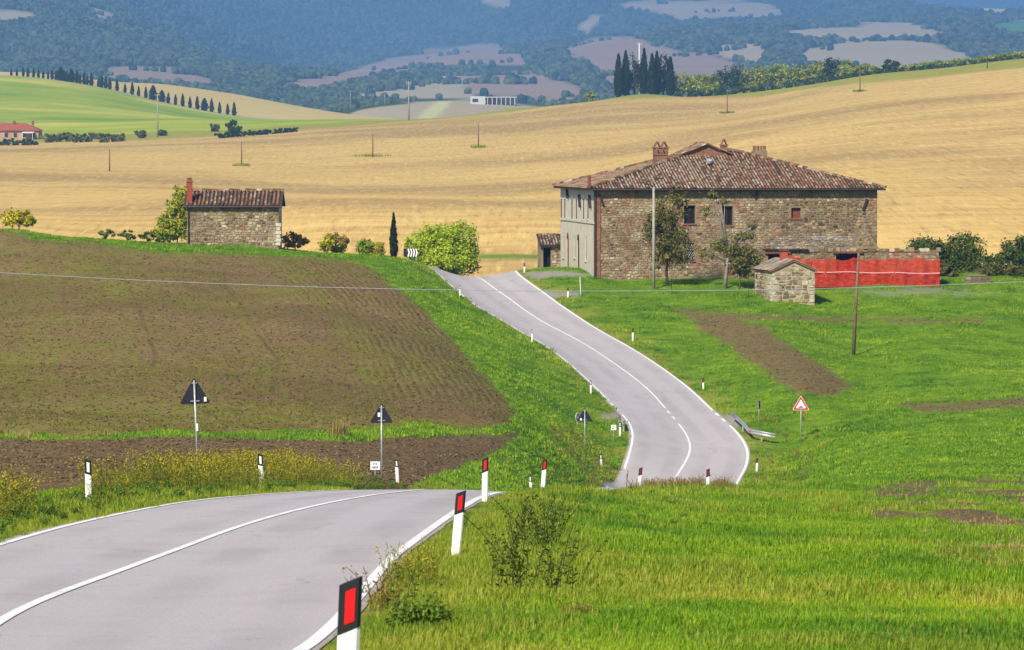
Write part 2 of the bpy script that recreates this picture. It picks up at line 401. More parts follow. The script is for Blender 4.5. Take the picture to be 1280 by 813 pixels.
def ground_material():
    n = NT('meadow_and_soil'); p = n.pos()
    z1 = n.sep(n.attr('zone')); z2 = n.sep(n.attr('zone2'))
    big = n.noise(p, 0.05, 3); med = n.noise(p, 0.35, 5, 0.6); fine = n.noise(p, 3.0, 6, 0.7); vf = n.noise(p, 11.0, 4, 0.7)
    streak = n.noise(n.mapping(p, (0.25, 1.3, 0.4), (0, 0, 0.15)), 1.4, 5, 0.65)
    grass = n.ramp(med, [(0.30, (0.070, 0.150, 0.008)), (0.52, (0.125, 0.235, 0.010)), (0.72, (0.205, 0.285, 0.016))])
    grass = n.mix(n.range(streak, 0.45, 0.7), grass, (0.075, 0.14, 0.010))
    grass = n.mix(n.math('MULTIPLY', n.range(fine, 0.52, 0.78), 0.7), grass, (0.025, 0.075, 0.008))
    verge = n.mix(n.range(fine, 0.35, 0.65), (0.22, 0.25, 0.03), (0.26, 0.20, 0.06))
    grass = n.mix(n.math('MULTIPLY', z2[2], n.range(med, 0.35, 0.6)), grass, verge)
    # ploughed slope: brown with a flush of weeds
    soilc = n.ramp(fine, [(0.22, (0.060, 0.040, 0.014)), (0.45, (0.190, 0.128, 0.048)), (0.62, (0.30, 0.208, 0.084)), (0.8, (0.44, 0.33, 0.15))])
    soilc = n.mix(n.math('MULTIPLY', n.range(vf, 0.5, 0.75), 0.45), soilc, (0.025, 0.017, 0.01))
    weed = n.math('MULTIPLY', n.range(n.noise(p, 0.075, 4, 0.6), 0.40, 0.60), n.range(n.noise(p, 1.1, 5, 0.75), 0.34, 0.62))
    fur = n.attr('furrow', 'Fac')
    band = n.noise(n.node('ShaderNodeCombineXYZ', {0: n.math('MULTIPLY', fur, 0.16), 1: n.math('MULTIPLY', n.noise(p, 0.05, 2), 1.5), 2: 0.0}).outputs[0], 1.0, 3, 0.6)
    weed = n.math('MULTIPLY', n.range(n.math('ADD', n.math('MULTIPLY', band, 0.65), n.math('MULTIPLY', n.noise(p, 0.075, 4, 0.6), 0.35)), 0.44, 0.60), n.range(n.noise(p, 1.1, 5, 0.75), 0.34, 0.62))
    soilA = n.mix(n.math('MULTIPLY', weed, 0.85), soilc, (0.20, 0.215, 0.022))
    wob = n.math('ADD', fur, n.math('MULTIPLY', n.noise(p, 0.09, 2), 0.9))
    lines = n.math('MULTIPLY_ADD', n.math('SINE', n.math('MULTIPLY', wob, 2 * math.pi / 0.46)), 0.5, 0.5)
    fmask = n.math('MULTIPLY', n.math('MULTIPLY', n.range(fur, 12.0, 4.0), n.range(n.noise(p, 0.15, 3), 0.3, 0.6)), z1[0])
    soilA = n.mix(n.math('MULTIPLY', n.math('MULTIPLY', fmask, n.range(lines, 0.5, 0.1)), 0.42), soilA, (0.040, 0.026, 0.013))
    tk = n.math('PINGPONG', n.math('ADD', fur, n.math('MULTIPLY', n.noise(p, 0.02, 1), 2.0)), 3.4)
    soilA = n.mix(n.math('MULTIPLY', n.math('MULTIPLY', n.range(tk, 0.22, 0.06), n.math('MULTIPLY', n.range(n.noise(p, 0.11, 3), 0.35, 0.6), n.range(fur, 26.0, 14.0))), 0.4), soilA, (0.052, 0.034, 0.015))
    soilA = n.mix(n.math('MULTIPLY', n.range(n.noise(p, 0.045, 3, 0.6), 0.52, 0.66), 0.4), soilA, (0.11, 0.072, 0.030))
    dark = n.mix(n.range(fine, 0.3, 0.7), (0.085, 0.056, 0.024), (0.25, 0.165, 0.075))
    dark = n.mix(n.math('MULTIPLY', n.range(vf, 0.5, 0.7), 0.5), dark, (0.19, 0.13, 0.08))
    wedge = n.mix(n.range(fine, 0.3, 0.7), (0.10, 0.065, 0.028), (0.26, 0.175, 0.08))
    dirt = n.mix(n.range(vf, 0.35, 0.65), (0.07, 0.045, 0.022), (0.21, 0.15, 0.08))
    grav = n.mix(n.range(vf, 0.3, 0.7), (0.20, 0.18, 0.155), (0.36, 0.325, 0.29))
    c = n.mix(z1[0], grass, soilA); c = n.mix(z1[1], c, dark); c = n.mix(z1[2], c, wedge); c = n.mix(z2[0], c, dirt); c = n.mix(z2[1], c, grav)
    n.base(c); n.rough(0.95); n.b.inputs['Specular IOR Level'].default_value = 0.08
    soilm = n.math('MAXIMUM', n.math('MAXIMUM', z1[0], z1[1]), z1[2])
    h = n.math('ADD', n.math('MULTIPLY', fine, 0.5), n.math('MULTIPLY', vf, 0.25))
    h = n.math('ADD', h, n.math('MULTIPLY', n.math('MULTIPLY', lines, fmask), 0.15))
    n.bump(h, n.math('MULTIPLY_ADD', soilm, 0.35, 0.55), 0.35)
    return n.m
ground = link('ground', ground_me, ground_material()); tag(ground, kind='structure')

# --- the road: asphalt sheet with paint
def strip_mesh(name, A, B, lift, cross=6, crown=0.0):
    n = len(A); t = np.linspace(0, 1, cross + 1)
    XY = A[:, None, :] * (1 - t)[None, :, None] + B[:, None, :] * t[None, :, None]
    x, y = XY[..., 0].ravel(), XY[..., 1].ravel(); z = ground_s.z(x, y) + lift
    i = np.arange(n * (cross + 1)).reshape(n, cross + 1)
    Fc = np.stack([i[:-1, :-1], i[:-1, 1:], i[1:, 1:], i[1:, :-1]], -1).reshape(-1, 4)
    return np_mesh(name, np.stack([x, y, z], 1), Fc, True)
C_px1 = [(0, 769), (144, 719), (257, 674), (345, 645), (430, 626), (500, 616.5)]
C_px2 = [(831.8, 608.4), (852, 595), (862.7, 569), (859, 550), (842.8, 524.5), (803, 480), (749, 442), (703, 416), (670, 396), (644.6, 380.7), (623.7, 365), (609, 353.5), (594, 341)]
across = (Rm - Lm); rw = np.linalg.norm(across, axis=1, keepdims=True); un = across / rw
def asphalt_material():
    n = NT('weathered_asphalt'); p = n.pos()
    g = n.noise(p, 38.0, 3, 0.7); m = n.noise(p, 0.5, 4, 0.6); s = n.noise(n.mapping(p, (1.2, 0.12, 1)), 0.8, 4, 0.6)
    c = n.ramp(g, [(0.25, (0.26, 0.234, 0.239)), (0.5, (0.43, 0.392, 0.398)), (0.78, (0.57, 0.525, 0.53))])
    c = n.mix(n.math('MULTIPLY', n.range(m, 0.5, 0.75), 0.35), c, (0.31, 0.285, 0.283))
    c = n.mix(n.math('MULTIPLY', n.range(s, 0.55, 0.75), 0.25), c, (0.46, 0.415, 0.40))
    t = n.attr('lane', 'Fac'); wt = n.math('ABSOLUTE', n.math('SINE', n.math('MULTIPLY', t, 4 * math.pi)))           # tyre-polished tracks
    c = n.mix(n.math('MULTIPLY', n.math('MULTIPLY', n.range(wt, 0.55, 1.0), n.range(n.noise(p, 0.22, 4, 0.6), 0.3, 0.65)), 0.32), c, (0.25, 0.222, 0.222))
    st = n.noise(n.mapping(p, (1.6, 0.25, 1)), 0.55, 6, 0.7); c = n.mix(n.math('MULTIPLY', n.range(st, 0.60, 0.70), 0.25), c, (0.20, 0.182, 0.18))
    cr_ = n.node('ShaderNodeTexVoronoi', {'Vector': n.node('ShaderNodeVectorMath', {0: p, 1: n.node('ShaderNodeVectorMath', {0: n.noise(p, 0.8, 3, 0.6, col=True), 1: (1.6, 1.6, 0)}, operation='MULTIPLY').outputs[0]}, operation='ADD').outputs[0], 'Scale': 0.16}, feature='DISTANCE_TO_EDGE').outputs[0]
    c = n.mix(n.math('MULTIPLY', n.math('MULTIPLY', n.range(cr_, 0.0035, 0.001), n.range(n.noise(p, 0.12, 3), 0.42, 0.55)), 0.55), c, (0.10, 0.092, 0.09))
    ed = n.math('ABSOLUTE', n.math('SUBTRACT', t, 0.5)); c = n.mix(n.math('MULTIPLY', n.range(n.math('ADD', ed, n.math('MULTIPLY', n.noise(p, 2.2, 4, 0.7), 0.03)), 0.492, 0.515), 0.7), c, (0.30, 0.235, 0.15))
    n.base(c); n.rough(0.85); n.b.inputs['Specular IOR Level'].default_value = 0.25; n.bump(g, 0.5, 0.012); return n.m
def paint_material():
    n = NT('road_paint'); p = n.pos(); g = n.noise(p, 9.0, 6, 0.75)
    n.base(n.mix(n.math('MULTIPLY', n.range(n.math('ADD', n.math('MULTIPLY', g, 0.75), n.math('MULTIPLY', n.noise(p, 0.7, 3), 0.3)), 0.54, 0.66), 0.85), (0.80, 0.79, 0.77), (0.40, 0.37, 0.365))); n.rough(0.6); return n.m
M_ASPH, M_PAINT = asphalt_material(), paint_material()
jit = 0.05 * (noise2(np.arange(NR) * 0.31, np.zeros(NR), 5)[:, None] - 0.4)
_rme = strip_mesh('road', Lm - un * (0.22 + jit), Rm + un * (0.14 + jit[::-1]), 0.010, 16); set_float(_rme, 'lane', np.tile(np.linspace(0, 1, 17), NR))
road = link('road', _rme, M_ASPH); tag(road, kind='structure')
# strip_mesh('road', Lm - un * (0.22 + jit), Rm + un * (0.14 + jit[::-1]), 0.010, 16), M_ASPH); tag(road, kind='structure')
def line(off_a, off_b, i0=0, i1=NR, name='edge_line'):
    o = link(name, strip_mesh(name, (off_a)[i0:i1], (off_b)[i0:i1], 0.019, 4), M_PAINT, road); return o
sy = mid[:, 1]
i_far = [int(np.argmin(np.abs(sy - d) + (sy < 150) * 99)) for d in (262.3, 264.2, 265.4, 266.8, 268.2)]
def dashes(a, b, ia, ib, name):
    line(a, b, 0, ia, name); n = ib - ia
    line(a, b, ia + max(1, n // 5), ia + 2 * n // 5 + 1, name); line(a, b, ia + 3 * n // 5, ia + 4 * n // 5 + 1, name); line(a, b, ib, NR, name)
ia = int(np.argmin(np.abs(sy - 262) + (sy < 150) * 99)); ib = int(np.argmin(np.abs(sy - 268) + (sy < 150) * 99))
dashes(Lm - un * 0.065, Lm + un * 0.065, ia, ib, 'edge_line'); dashes(Rm - un * 0.07, Rm + un * 0.07, ia, ib, 'edge_line')
C1, C2 = hits(C_px1), hits(C_px2, 215)
Cw = soften(cr([(-3.6, 22, 0)] + C1 + [tuple(mid[int(np.argmin(np.abs(sy - d)))]) + (0,) for d in (128, 165, 202)] + C2 + [wpt(583, 357), wpt(550, 373)], 0.4), 5, 2)
cf = np.array([np.clip((Cw[np.argmin(((Cw - m_) ** 2).sum(1))] - m_) @ u_, -0.9, 0.9) for m_, u_ in zip(mid, un)])
cmid = mid + un * np.convolve(np.pad(cf, 20, 'edge'), np.ones(41) / 41, 'valid')[:, None]
dashes(cmid - un * 0.06, cmid + un * 0.06, ia, ib, 'centre_line')
# ================================================================== FAR LAND
def W(px, D, z): return ((px - 640) / F * D, float(D), CZ + z, 1)
H = []
for px in (-500, 0, 400, 640, 900, 1280, 1800): H += [W(px, 430, -24), W(px, 480, -15.0)]
H += [(-500, 255, 650), (0, 252, 650), (400, 250, 680), (640, 252, 690), (900, 250, 640), (1280, 262, 580), (1800, 262, 580),
      (-500, 215, 900), (0, 214, 900), (300, 205, 980), (640, 200, 980), (900, 185, 900), (1280, 190, 760), (1800, 190, 760),
      (-500, 190, 1150), (0, 186, 1180), (200, 179, 1230), (440, 165, 1260), (640, 152, 1280), (800, 135, 1300), (950, 140, 1180), (1100, 125, 1080), (1280, 110, 1050), (1800, 90, 1050),
      (-500, 183, 1270), (0, 180, 1290), (200, 174, 1310), (350, 166, 1340), (440, 157, 1370), (640, 139, 1410), (760, 124, 1430), (850, 121, 1430), (950, 121, 1380), (1030, 108, 1330), (1150, 96, 1290), (1280, 82, 1280), (1800, 55, 1280)]
for px, y in ((-500, 176), (0, 176), (200, 168), (350, 160), (440, 154), (640, 137), (800, 119), (950, 112), (1100, 98), (1280, 80), (1800, 52)):
    H.append((px, y, 1480)); q = P(px, y, 1480); H.append(W(px, 1620, q.z - CZ - 12)); H.append(W(px, 1900, q.z - CZ - 45))
hill_s = Sheet(H, lam=2e-3)
hill_s.extra = lambda x, y: (fbm(x / 75.0 + 3, y / 150.0, 3, 77) - 0.5) * 2.2 * smooth(470, 640, y) * smooth(1420, 1250, y)
hill_me, hx, hy, hz = sheet_mesh('hill', hill_s, 430, 1900, 420, -0.2, 0.2, 420)
hpx, hpy = PX(hx, hy, hz)
edge_y = np.interp(hpx, [-200, 0, 200, 300, 440, 560, 640, 700, 760, 850, 950, 1030, 1150, 1280, 1500], [182, 180, 174, 169, 158, 148, 140, 132, 125, 121, 121, 109, 98, 84, 70])
gr = smooth(-1.5, 1.5, edge_y - hpy + 3 * (fbm(hx / 9, hy / 9, 3, 8) - 0.5)) * (hy > 1000)
GF = [(395, 183), (300, 205), (420, 190), (485, 196)]
near_green = (hy < 620) * smooth(316, 319, hpy + 3 * (fbm(hx / 5, hy / 20, 3, 4) - 0.5)) * smooth(327, 322, hpy) * smooth(590, 600, hpx) * smooth(700, 690, hpx)
set_col(hill_me, 'zone', np.stack([gr, near_green, gr], 1))
def straw_material():
    n = NT('stubble_field'); p = n.pos(); z = n.sep(n.attr('zone'))
    warp = n.noise(p, 0.006, 3, 0.5, col=True)
    q = n.node('ShaderNodeVectorMath', {0: p, 1: n.node('ShaderNodeVectorMath', {0: warp, 1: (70, 70, 0)}, operation='MULTIPLY').outputs[0]}, operation='ADD').outputs[0]
    rows = n.noise(n.mapping(q, (0.035, 0.22, 0.05), (0, 0, 0.1)), 1.0, 6, 0.7)
    big = n.noise(n.mapping(p, (0.6, 0.8, 1.0)), 0.010, 4, 0.55); clod = n.noise(n.mapping(p, (1.0, 0.07, 1.0)), 1.1, 4, 0.65); speck = n.voro(n.mapping(p, (1.0, 0.3, 1.0)), 1.3)
    c = n.ramp(rows, [(0.28, (0.44, 0.280, 0.090)), (0.48, (0.61, 0.405, 0.135)), (0.72, (0.72, 0.510, 0.185))])
    c = n.mix(n.math('MULTIPLY', n.range(big, 0.46, 0.64), 0.62), c, (0.30, 0.195, 0.085))
    c = n.mix(n.math('MULTIPLY', n.range(clod, 0.52, 0.72), 0.42), c, (0.22, 0.13, 0.042))
    c = n.mix(n.math('MULTIPLY', n.range(clod, 0.46, 0.30), 0.5), c, (0.80, 0.58, 0.20))
    c = n.mix(n.math('MULTIPLY', n.range(n.noise(n.mapping(p, (1.0, 0.4, 1.0)), 0.018, 3), 0.64, 0.72), 0.35), c, (0.42, 0.36, 0.05))
    g = n.mix(n.noise(p, 0.12, 5, 0.7), (0.16, 0.21, 0.02), (0.50, 0.42, 0.08))
    c = n.mix(z[0], c, g); c = n.mix(z[1], c, n.mix(n.noise(p, 0.2, 4), (0.11, 0.2, 0.02), (0.2, 0.22, 0.04)))
    n.base(c); n.rough(0.95); n.b.inputs['Specular IOR Level'].default_value = 0.05
    n.bump(n.math('ADD', n.math('MULTIPLY', rows, 0.8), n.math('MULTIPLY', clod, 0.5)), 0.6, 0.6); return n.m
hill = link('hill', hill_me, straw_material()); tag(hill, kind='structure')
def on_hill(px, py, lo=470, hi=1500):
    x, y, z = hill_s.hit([px], [py], lo, hi)[0]; return Vector((x, y, z))

# --- the green hill with the cypress lane
K = []
for px in (-700, -300, 0, 200, 400, 600, 800): K += [W(px, 1300, -10), ]
K += [(-700, 178, 1420), (0, 176, 1420), (200, 170, 1450), (400, 160, 1480), (600, 150, 1500), (800, 145, 1500), (0, 150, 1700), (150, 150, 1700), (260, 149, 1720), (-700, 150, 1700), (350, 152, 1750), (450, 155, 1850), (600, 160, 1750), (800, 162, 1750), (600, 168, 2100), (800, 172, 2100),
      (-700, 96, 2050), (0, 97, 2100), (60, 101, 2100), (130, 113, 2080), (200, 131, 2050), (270, 144, 2030), (320, 148, 2030), (150, 103, 2350), (200, 105, 2370), (300, 119, 2400), (380, 136, 2420), (440, 149, 2450), (540, 160, 2500), (800, 170, 2500)]
for px, y in ((-700, 100), (0, 100), (150, 108), (300, 124), (440, 154), (800, 175)):
    q = P(px, y, 2500); K.append(W(px, 2650, q.z - CZ - 10)); K.append(W(px, 3000, q.z - CZ - 60))
green_s = Sheet(K, lam=2e-3)
green_me, kx, ky, kz = sheet_mesh('green_hill', green_s, 1300, 3000, 240, -0.2, 0.035, 240)
kpx, kpy = PX(kx, ky, kz)
LANE = [(-300, 92), (-60, 93), (30, 99), (62, 102), (100, 107), (140, 119), (180, 127), (225, 135), (262, 144), (310, 149), (380, 151), (460, 152)]
lane_y = np.interp(kpx, [a for a, b in LANE], [b for a, b in LANE])
lane_d = np.interp(kpx, [-300, 0, 130, 270, 460], [2130, 2140, 2110, 2060, 1950])
back = smooth(-15, 15, ky - lane_d)
set_col(green_me, 'zone', np.stack([back, smooth(12, 4, np.abs(ky - lane_d)), back], 1))
def pasture_material():
    n = NT('pasture'); p = n.pos(); z = n.sep(n.attr('zone'))
    big = n.noise(p, 0.012, 4, 0.55); fine = n.noise(p, 0.15, 5, 0.7)
    g = n.ramp(big, [(0.32, (0.19, 0.32, 0.022)), (0.52, (0.37, 0.43, 0.035)), (0.70, (0.66, 0.56, 0.10))])
    g = n.mix(n.math('MULTIPLY', n.range(fine, 0.5, 0.75), 0.4), g, (0.13, 0.18, 0.03))
    s = n.mix(n.noise(n.mapping(p, (0.02, 0.3, 0.1)), 1.0, 4), (0.72, 0.54, 0.21), (0.52, 0.38, 0.13))
    c = n.mix(z[0], g, s); c = n.mix(z[1], c, (0.44, 0.38, 0.28)); n.base(c); n.rough(0.95); n.b.inputs['Specular IOR Level'].default_value = 0.05
    n.bump(fine, 0.5, 0.8); return n.m
green_hill = link('green_hill', green_me, pasture_material()); tag(green_hill, kind='structure')
def on_green(px, py, lo=1330, hi=2600):
    x, y, z = green_s.hit([px], [py], lo, hi)[0]; return Vector((x, y, z))

# --- the mountain: one sheet of fields and woods
T = []
for px in (-900, -300, 200, 640, 1000, 1400, 2100): T += [W(px, 2150, -40)]
T += [(-900, 165, 2500), (0, 160, 2500), (380, 158, 2500), (430, 150, 2500), (470, 134, 2560), (560, 127, 2620), (640, 130, 2620), (700, 137, 2600), (760, 150, 2550), (900, 160, 2500), (1280, 150, 2500), (2100, 150, 2500),
      (0, 150, 2900), (420, 150, 2800), (560, 140, 2800), (700, 142, 2800), (900, 140, 2900), (1280, 130, 2900), (2100, 130, 2900),
      (-900, 112, 3400), (0, 116, 3400), (112, 104, 3450), (200, 104, 3450), (290, 116, 3400), (400, 117, 3350), (520, 116, 3250), (600, 112, 3300), (735, 116, 3300), (850, 112, 3400), (1000, 100, 3500), (1280, 100, 3500), (2100, 100, 3500),
      (170, 80, 3750), (0, 70, 3800), (-900, 60, 3800), (310, 92, 4600), (450, 84, 4300), (560, 59, 4400), (650, 80, 4000), (760, 50, 4300), (880, 66, 3950), (1000, 62, 4000), (1120, 60, 4000), (1280, 62, 4000), (2100, 62, 4000),
      (0, 20, 4100), (140, 26, 4150), (230, 66, 3950), (340, 70, 5100), (-900, 5, 4100), (430, 40, 5500), (640, 40, 5300), (720, 30, 5300), (850, 26, 5100), (1000, 30, 4900), (1140, 26, 4700), (1280, 34, 4600), (2100, 34, 4600),
      (-900, -60, 4800), (0, -40, 4800), (200, -10, 5200), (330, -20, 6000), (560, -30, 6000), (700, -8, 5500), (850, 0, 5500), (1000, -2, 5600), (1100, -3, 5700), (1180, 8, 5600), (1260, 14, 5500), (1400, 12, 5500), (2100, 12, 5500),
      (-900, -130, 6500), (0, -120, 6500), (500, -110, 6500), (800, -45, 6500), (950, -18, 6300), (1050, -12, 6200)]
MD = lambda D: D if D <= 2650 else 2650 * (D / 2650) ** 1.75
T = [(p[0], p[1], MD(p[2])) if len(p) == 3 else p for p in T]
for px, y in ((1150, 6), (1280, 12), (2100, 12)): q = P(px, y, MD(5900)); T.append(W(px, MD(6500), q.z - CZ - 120))
mount_s = Sheet(T, lam=5e-3)
mount_s.extra = lambda x, y: (fbm(x / 480.0 + 7, y / 620.0, 4, 55) - 0.5) * 85 * smooth(4200, 6500, y) * (0.35 + 0.65 * smooth(600, -150, x))
mount_me, mx, my, mz = sheet_mesh('mountain', mount_s, 2150, 13000, 460, -0.24, 0.24, 420)
FIELDS = {'plough': [[(112, 99), (140, 86), (170, 81), (210, 84), (250, 95), (290, 114), (200, 109)], [(336, 110), (420, 93), (480, 76), (560, 60), (615, 54), (652, 70), (657, 82), (600, 81), (540, 83), (500, 89), (430, 106), (400, 113)],
                     [(700, 62), (740, 47), (790, 46), (850, 60), (920, 78), (945, 88), (930, 98), (770, 112), (745, 88)], [(560, 96), (660, 90), (705, 104), (738, 116), (700, 128), (600, 122)]],
          'pale': [[(440, 119), (520, 96), (570, 93), (600, 122), (640, 128), (500, 126)], [(985, 42), (1020, 35), (1100, 27), (1170, 33), (1190, 40), (1150, 46), (1160, 55), (1210, 70), (1235, 82), (1000, 87), (1010, 62), (1060, 50)], [(890, 58), (940, 52), (962, 65), (945, 82), (905, 72)],
                   [(770, 5), (850, 0), (950, 3), (985, 15), (960, 21), (850, 23), (790, 12)], [(-60, 10), (20, 13), (52, 16), (20, 24), (-60, 28)], [(420, 152), (450, 138), (520, 128), (600, 125), (690, 136), (720, 150)], [(112, 10), (140, 15), (156, 34), (140, 30), (118, 22)], [(600, -4), (640, -2), (636, 10), (605, 6)], [(718, 36), (742, 20), (752, 22), (735, 42)]],
          'bright': [[(1135, 2), (1180, 5), (1250, 9), (1290, 7), (1290, 13), (1250, 18), (1200, 14), (1150, 8)], [(524, 147), (548, 127), (562, 127), (540, 149)]], 'green': [[(1236, 31), (1300, 20), (1300, 43), (1250, 41)]]}
def field_masks(x, y, z):
    px, py = PX(x, y, z); wob = 7.0 * (fbm(x / 70, y / 110, 4, 9) - 0.5) * 2; out = []
    for k in ('plough', 'pale', 'bright', 'green'):
        m = np.zeros(len(px))
        for poly in FIELDS[k]: m = np.maximum(m, smooth(-2.2, 2.2, poly_sd(px, py, poly) + wob * min(1.0, 0.12 * (max(q[1] for q in poly) - min(q[1] for q in poly)) / 3.0)))
        out.append(m)
    return out
fm = field_masks(mx, my, mz)
set_col(mount_me, 'zone', np.stack(fm[:3], 1)); set_float(mount_me, 'zgreen', fm[3])
def mountain_material():
    n = NT('mountain_land'); p = n.pos(); z = n.sep(n.attr('zone')); fine = n.noise(p, 0.05, 6, 0.7); big = n.noise(p, 0.006, 4, 0.6)
    c = n.mix(fine, (0.030, 0.050, 0.018), (0.07, 0.10, 0.035))
    c = n.mix(z[0], c, n.mix(big, (0.29, 0.195, 0.145), (0.42, 0.295, 0.22)))
    c = n.mix(z[1], c, n.mix(fine, (0.50, 0.41, 0.22), (0.38, 0.30, 0.23)))
    c = n.mix(z[2], c, (0.55, 0.53, 0.26)); c = n.mix(n.attr('zgreen', 'Fac'), c, (0.12, 0.26, 0.08))
    n.base(c); n.rough(0.95); n.b.inputs['Specular IOR Level'].default_value = 0.0; n.bump(fine, 0.5, 4.0); return n.m
mountain = link('mountain', mount_me, mountain_material()); tag(mountain, kind='structure')
# far ridge behind the gap at the upper right
T2 = []
for px, y in ((-900, 2), (300, 2), (900, 2), (1150, 3), (1230, 1), (1290, -4), (1500, -14), (2100, -20)):
    q = P(px, y, 17500); T2 += [(px, y, 17500), W(px, 14500, q.z - CZ - 500), W(px, 19000, q.z - CZ - 160)]
ridge_s = Sheet(T2, lam=1e-3); ridge_s.extra = lambda x, y: (fbm(x / 800.0, y / 800.0, 4, 15) - 0.5) * 80
ridge_me, _, _, _ = sheet_mesh('far_ridge', ridge_s, 14500, 19000, 60, -0.22, 0.22, 200)
rm = NT('far_ridge_land'); rm.base(rm.mix(rm.noise(rm.pos(), 0.01, 5), (0.05, 0.08, 0.03), (0.14, 0.14, 0.07))); tag(link('far_ridge', ridge_me, rm.m), kind='structure')

# ------------------------------------------------------------------ scattering small stuff as instances
SRC = bpy.data.collections.new('scatter_sources')
def scatter(name, pts, scl, rot, sources, label=None, cat=None, tilt=None, kind='stuff'):
    """instances of the source meshes on points: one object that nobody could count"""
    c = bpy.data.collections.new(name + '_sources')
    for i, (me, mat) in enumerate(sources):
        if not me.materials: me.materials.append(mat)
        c.objects.link(bpy.data.objects.new('%s_%d' % (name, i), me))
    pts = np.asarray(pts, np.float32); me = bpy.data.meshes.new(name); me.vertices.add(len(pts)); me.vertices.foreach_set('co', pts.ravel())
    scl = np.asarray(scl, np.float32); scl = np.repeat(scl[:, None], 3, 1) if scl.ndim == 1 else scl
    a = me.attributes.new('scl', 'FLOAT_VECTOR', 'POINT'); a.data.foreach_set('vector', np.ascontiguousarray(scl).ravel())
    r = np.zeros((len(pts), 3), np.float32); r[:, 2] = rot
    if tilt is not None: r[:, 0] = tilt
    a = me.attributes.new('rot', 'FLOAT_VECTOR', 'POINT'); a.data.foreach_set('vector', r.ravel())
    a = me.attributes.new('pick', 'INT', 'POINT'); a.data.foreach_set('value', RNG.integers(0, len(sources), len(pts)).astype(np.int32))
    o = bpy.data.objects.new(name, me); COL.objects.link(o)
    g = bpy.data.node_groups.new(name, 'GeometryNodeTree'); g.interface.new_socket('Geometry', in_out='INPUT', socket_type='NodeSocketGeometry'); g.interface.new_socket('Geometry', in_out='OUTPUT', socket_type='NodeSocketGeometry')
    N = g.nodes; gi = N.new('NodeGroupInput'); go = N.new('NodeGroupOutput'); ci = N.new('GeometryNodeCollectionInfo'); ci.inputs[0].default_value = c; ci.inputs[1].default_value = True; ci.inputs[2].default_value = True
    ip = N.new('GeometryNodeInstanceOnPoints'); ip.inputs['Pick Instance'].default_value = True
    def at(nm, dt):
        q = N.new('GeometryNodeInputNamedAttribute'); q.data_type = dt; q.inputs[0].default_value = nm; return q.outputs[0]
    g.links.new(gi.outputs[0], ip.inputs['Points']); g.links.new(ci.outputs[0], ip.inputs['Instance'])
    g.links.new(at('scl', 'FLOAT_VECTOR'), ip.inputs['Scale']); g.links.new(at('pick', 'INT'), ip.inputs['Instance Index'])
    e2r = N.new('FunctionNodeEulerToRotation'); g.links.new(at('rot', 'FLOAT_VECTOR'), e2r.inputs[0]); g.links.new(e2r.outputs[0], ip.inputs['Rotation'])
    g.links.new(ip.outputs[0], go.inputs[0])
    md = o.modifiers.new('scatter', 'NODES'); md.node_group = g
    tag(o, label, cat, kind=kind); return o
def blob_mesh(name, seed, sub=2, amp=0.35):
    bm = bmesh.new(); bmesh.ops.create_icosphere(bm, subdivisions=sub, radius=1.0)
    for v in bm.verts:
        d = v.co.normalized(); k = 1 + amp * (noise2(np.array([d.x * 2.3 + seed * 7 + d.z]), np.array([d.y * 2.3 + d.z * 1.7]), seed)[0] - 0.5) * 2; v.co = d * k
        v.co.z = v.co.z * 0.9 + 0.5
    me = bpy.data.meshes.new(name); bm.to_mesh(me); bm.free(); return me
def foliage_mat(name, lo, hi, scale=1.0, rnd=True, trans=0.0):
    n = NT(name); p = n.pos(); f = n.noise(p, scale, 4, 0.7)
    if rnd:
        r = n.node('ShaderNodeObjectInfo').outputs['Random']; f = n.math('ADD', n.math('MULTIPLY', f, 0.5), n.math('MULTIPLY', r, 0.5))
    n.base(n.ramp(f, [(0.3, lo), (0.7, hi)])); n.rough(0.75); n.b.inputs['Specular IOR Level'].default_value = 0.12
    if trans:
        tr = n.node('ShaderNodeBsdfTranslucent', {'Color': n.ramp(f, [(0.3, tuple(c * 1.2 for c in lo)), (0.7, tuple(c * 1.3 for c in hi))])})
        mx_ = n.node('ShaderNodeMixShader', {0: trans, 1: n.b.outputs[0], 2: tr.outputs[0]}); n.l.new(mx_.outputs[0], n.out.inputs[0])
    return n.m
# woods on the mountain
N0 = 260000
td = np.exp(RNG.uniform(math.log(2750), math.log(11500), N0)); tu = RNG.uniform(-0.145, 0.145, N0); tx = tu * td; tz = mount_s.z(tx, td)
f4 = field_masks(tx, td, tz); keep = (np.maximum.reduce(f4) < 0.15) & (RNG.random(N0) < (0.25 + 0.75 * smooth(0.35, 0.5, fbm(tx / 180, td / 240, 3, 61))))
extra_bush = (np.maximum(f4[0], f4[1]) > 0.4) & (smooth(0.66, 0.7, fbm(tx / 110, td / 170, 3, 62)) > 0.5) & (RNG.random(N0) < 0.3)
tpx, tpy = PX(tx, td, tz)
def above(dy):
    m = np.zeros(N0)
    for kk in ('plough', 'pale', 'green'):
        for poly in FIELDS[kk]: m = np.maximum(m, (poly_sd(tpx, tpy - dy, poly) > 0) * 1.0)
    return m
keep &= ~((np.maximum(above(4), above(8)) > .5) & (RNG.random(N0) < .85)); keep |= extra_bush & (RNG.random(N0) < .4)
tx, td, tz = tx[keep], td[keep], tz[keep]
sz = RNG.uniform(2.2, 4.6, len(tx)) * np.interp(td, [2700, 3600, 9000], [.6, .85, 1.2]) * (0.8 + 0.5 * noise2(tx / 90, td / 90, 3))
wood_mat = foliage_mat('woodland_crowns', (0.024, 0.042, 0.030), (0.10, 0.125, 0.068), 0.02)
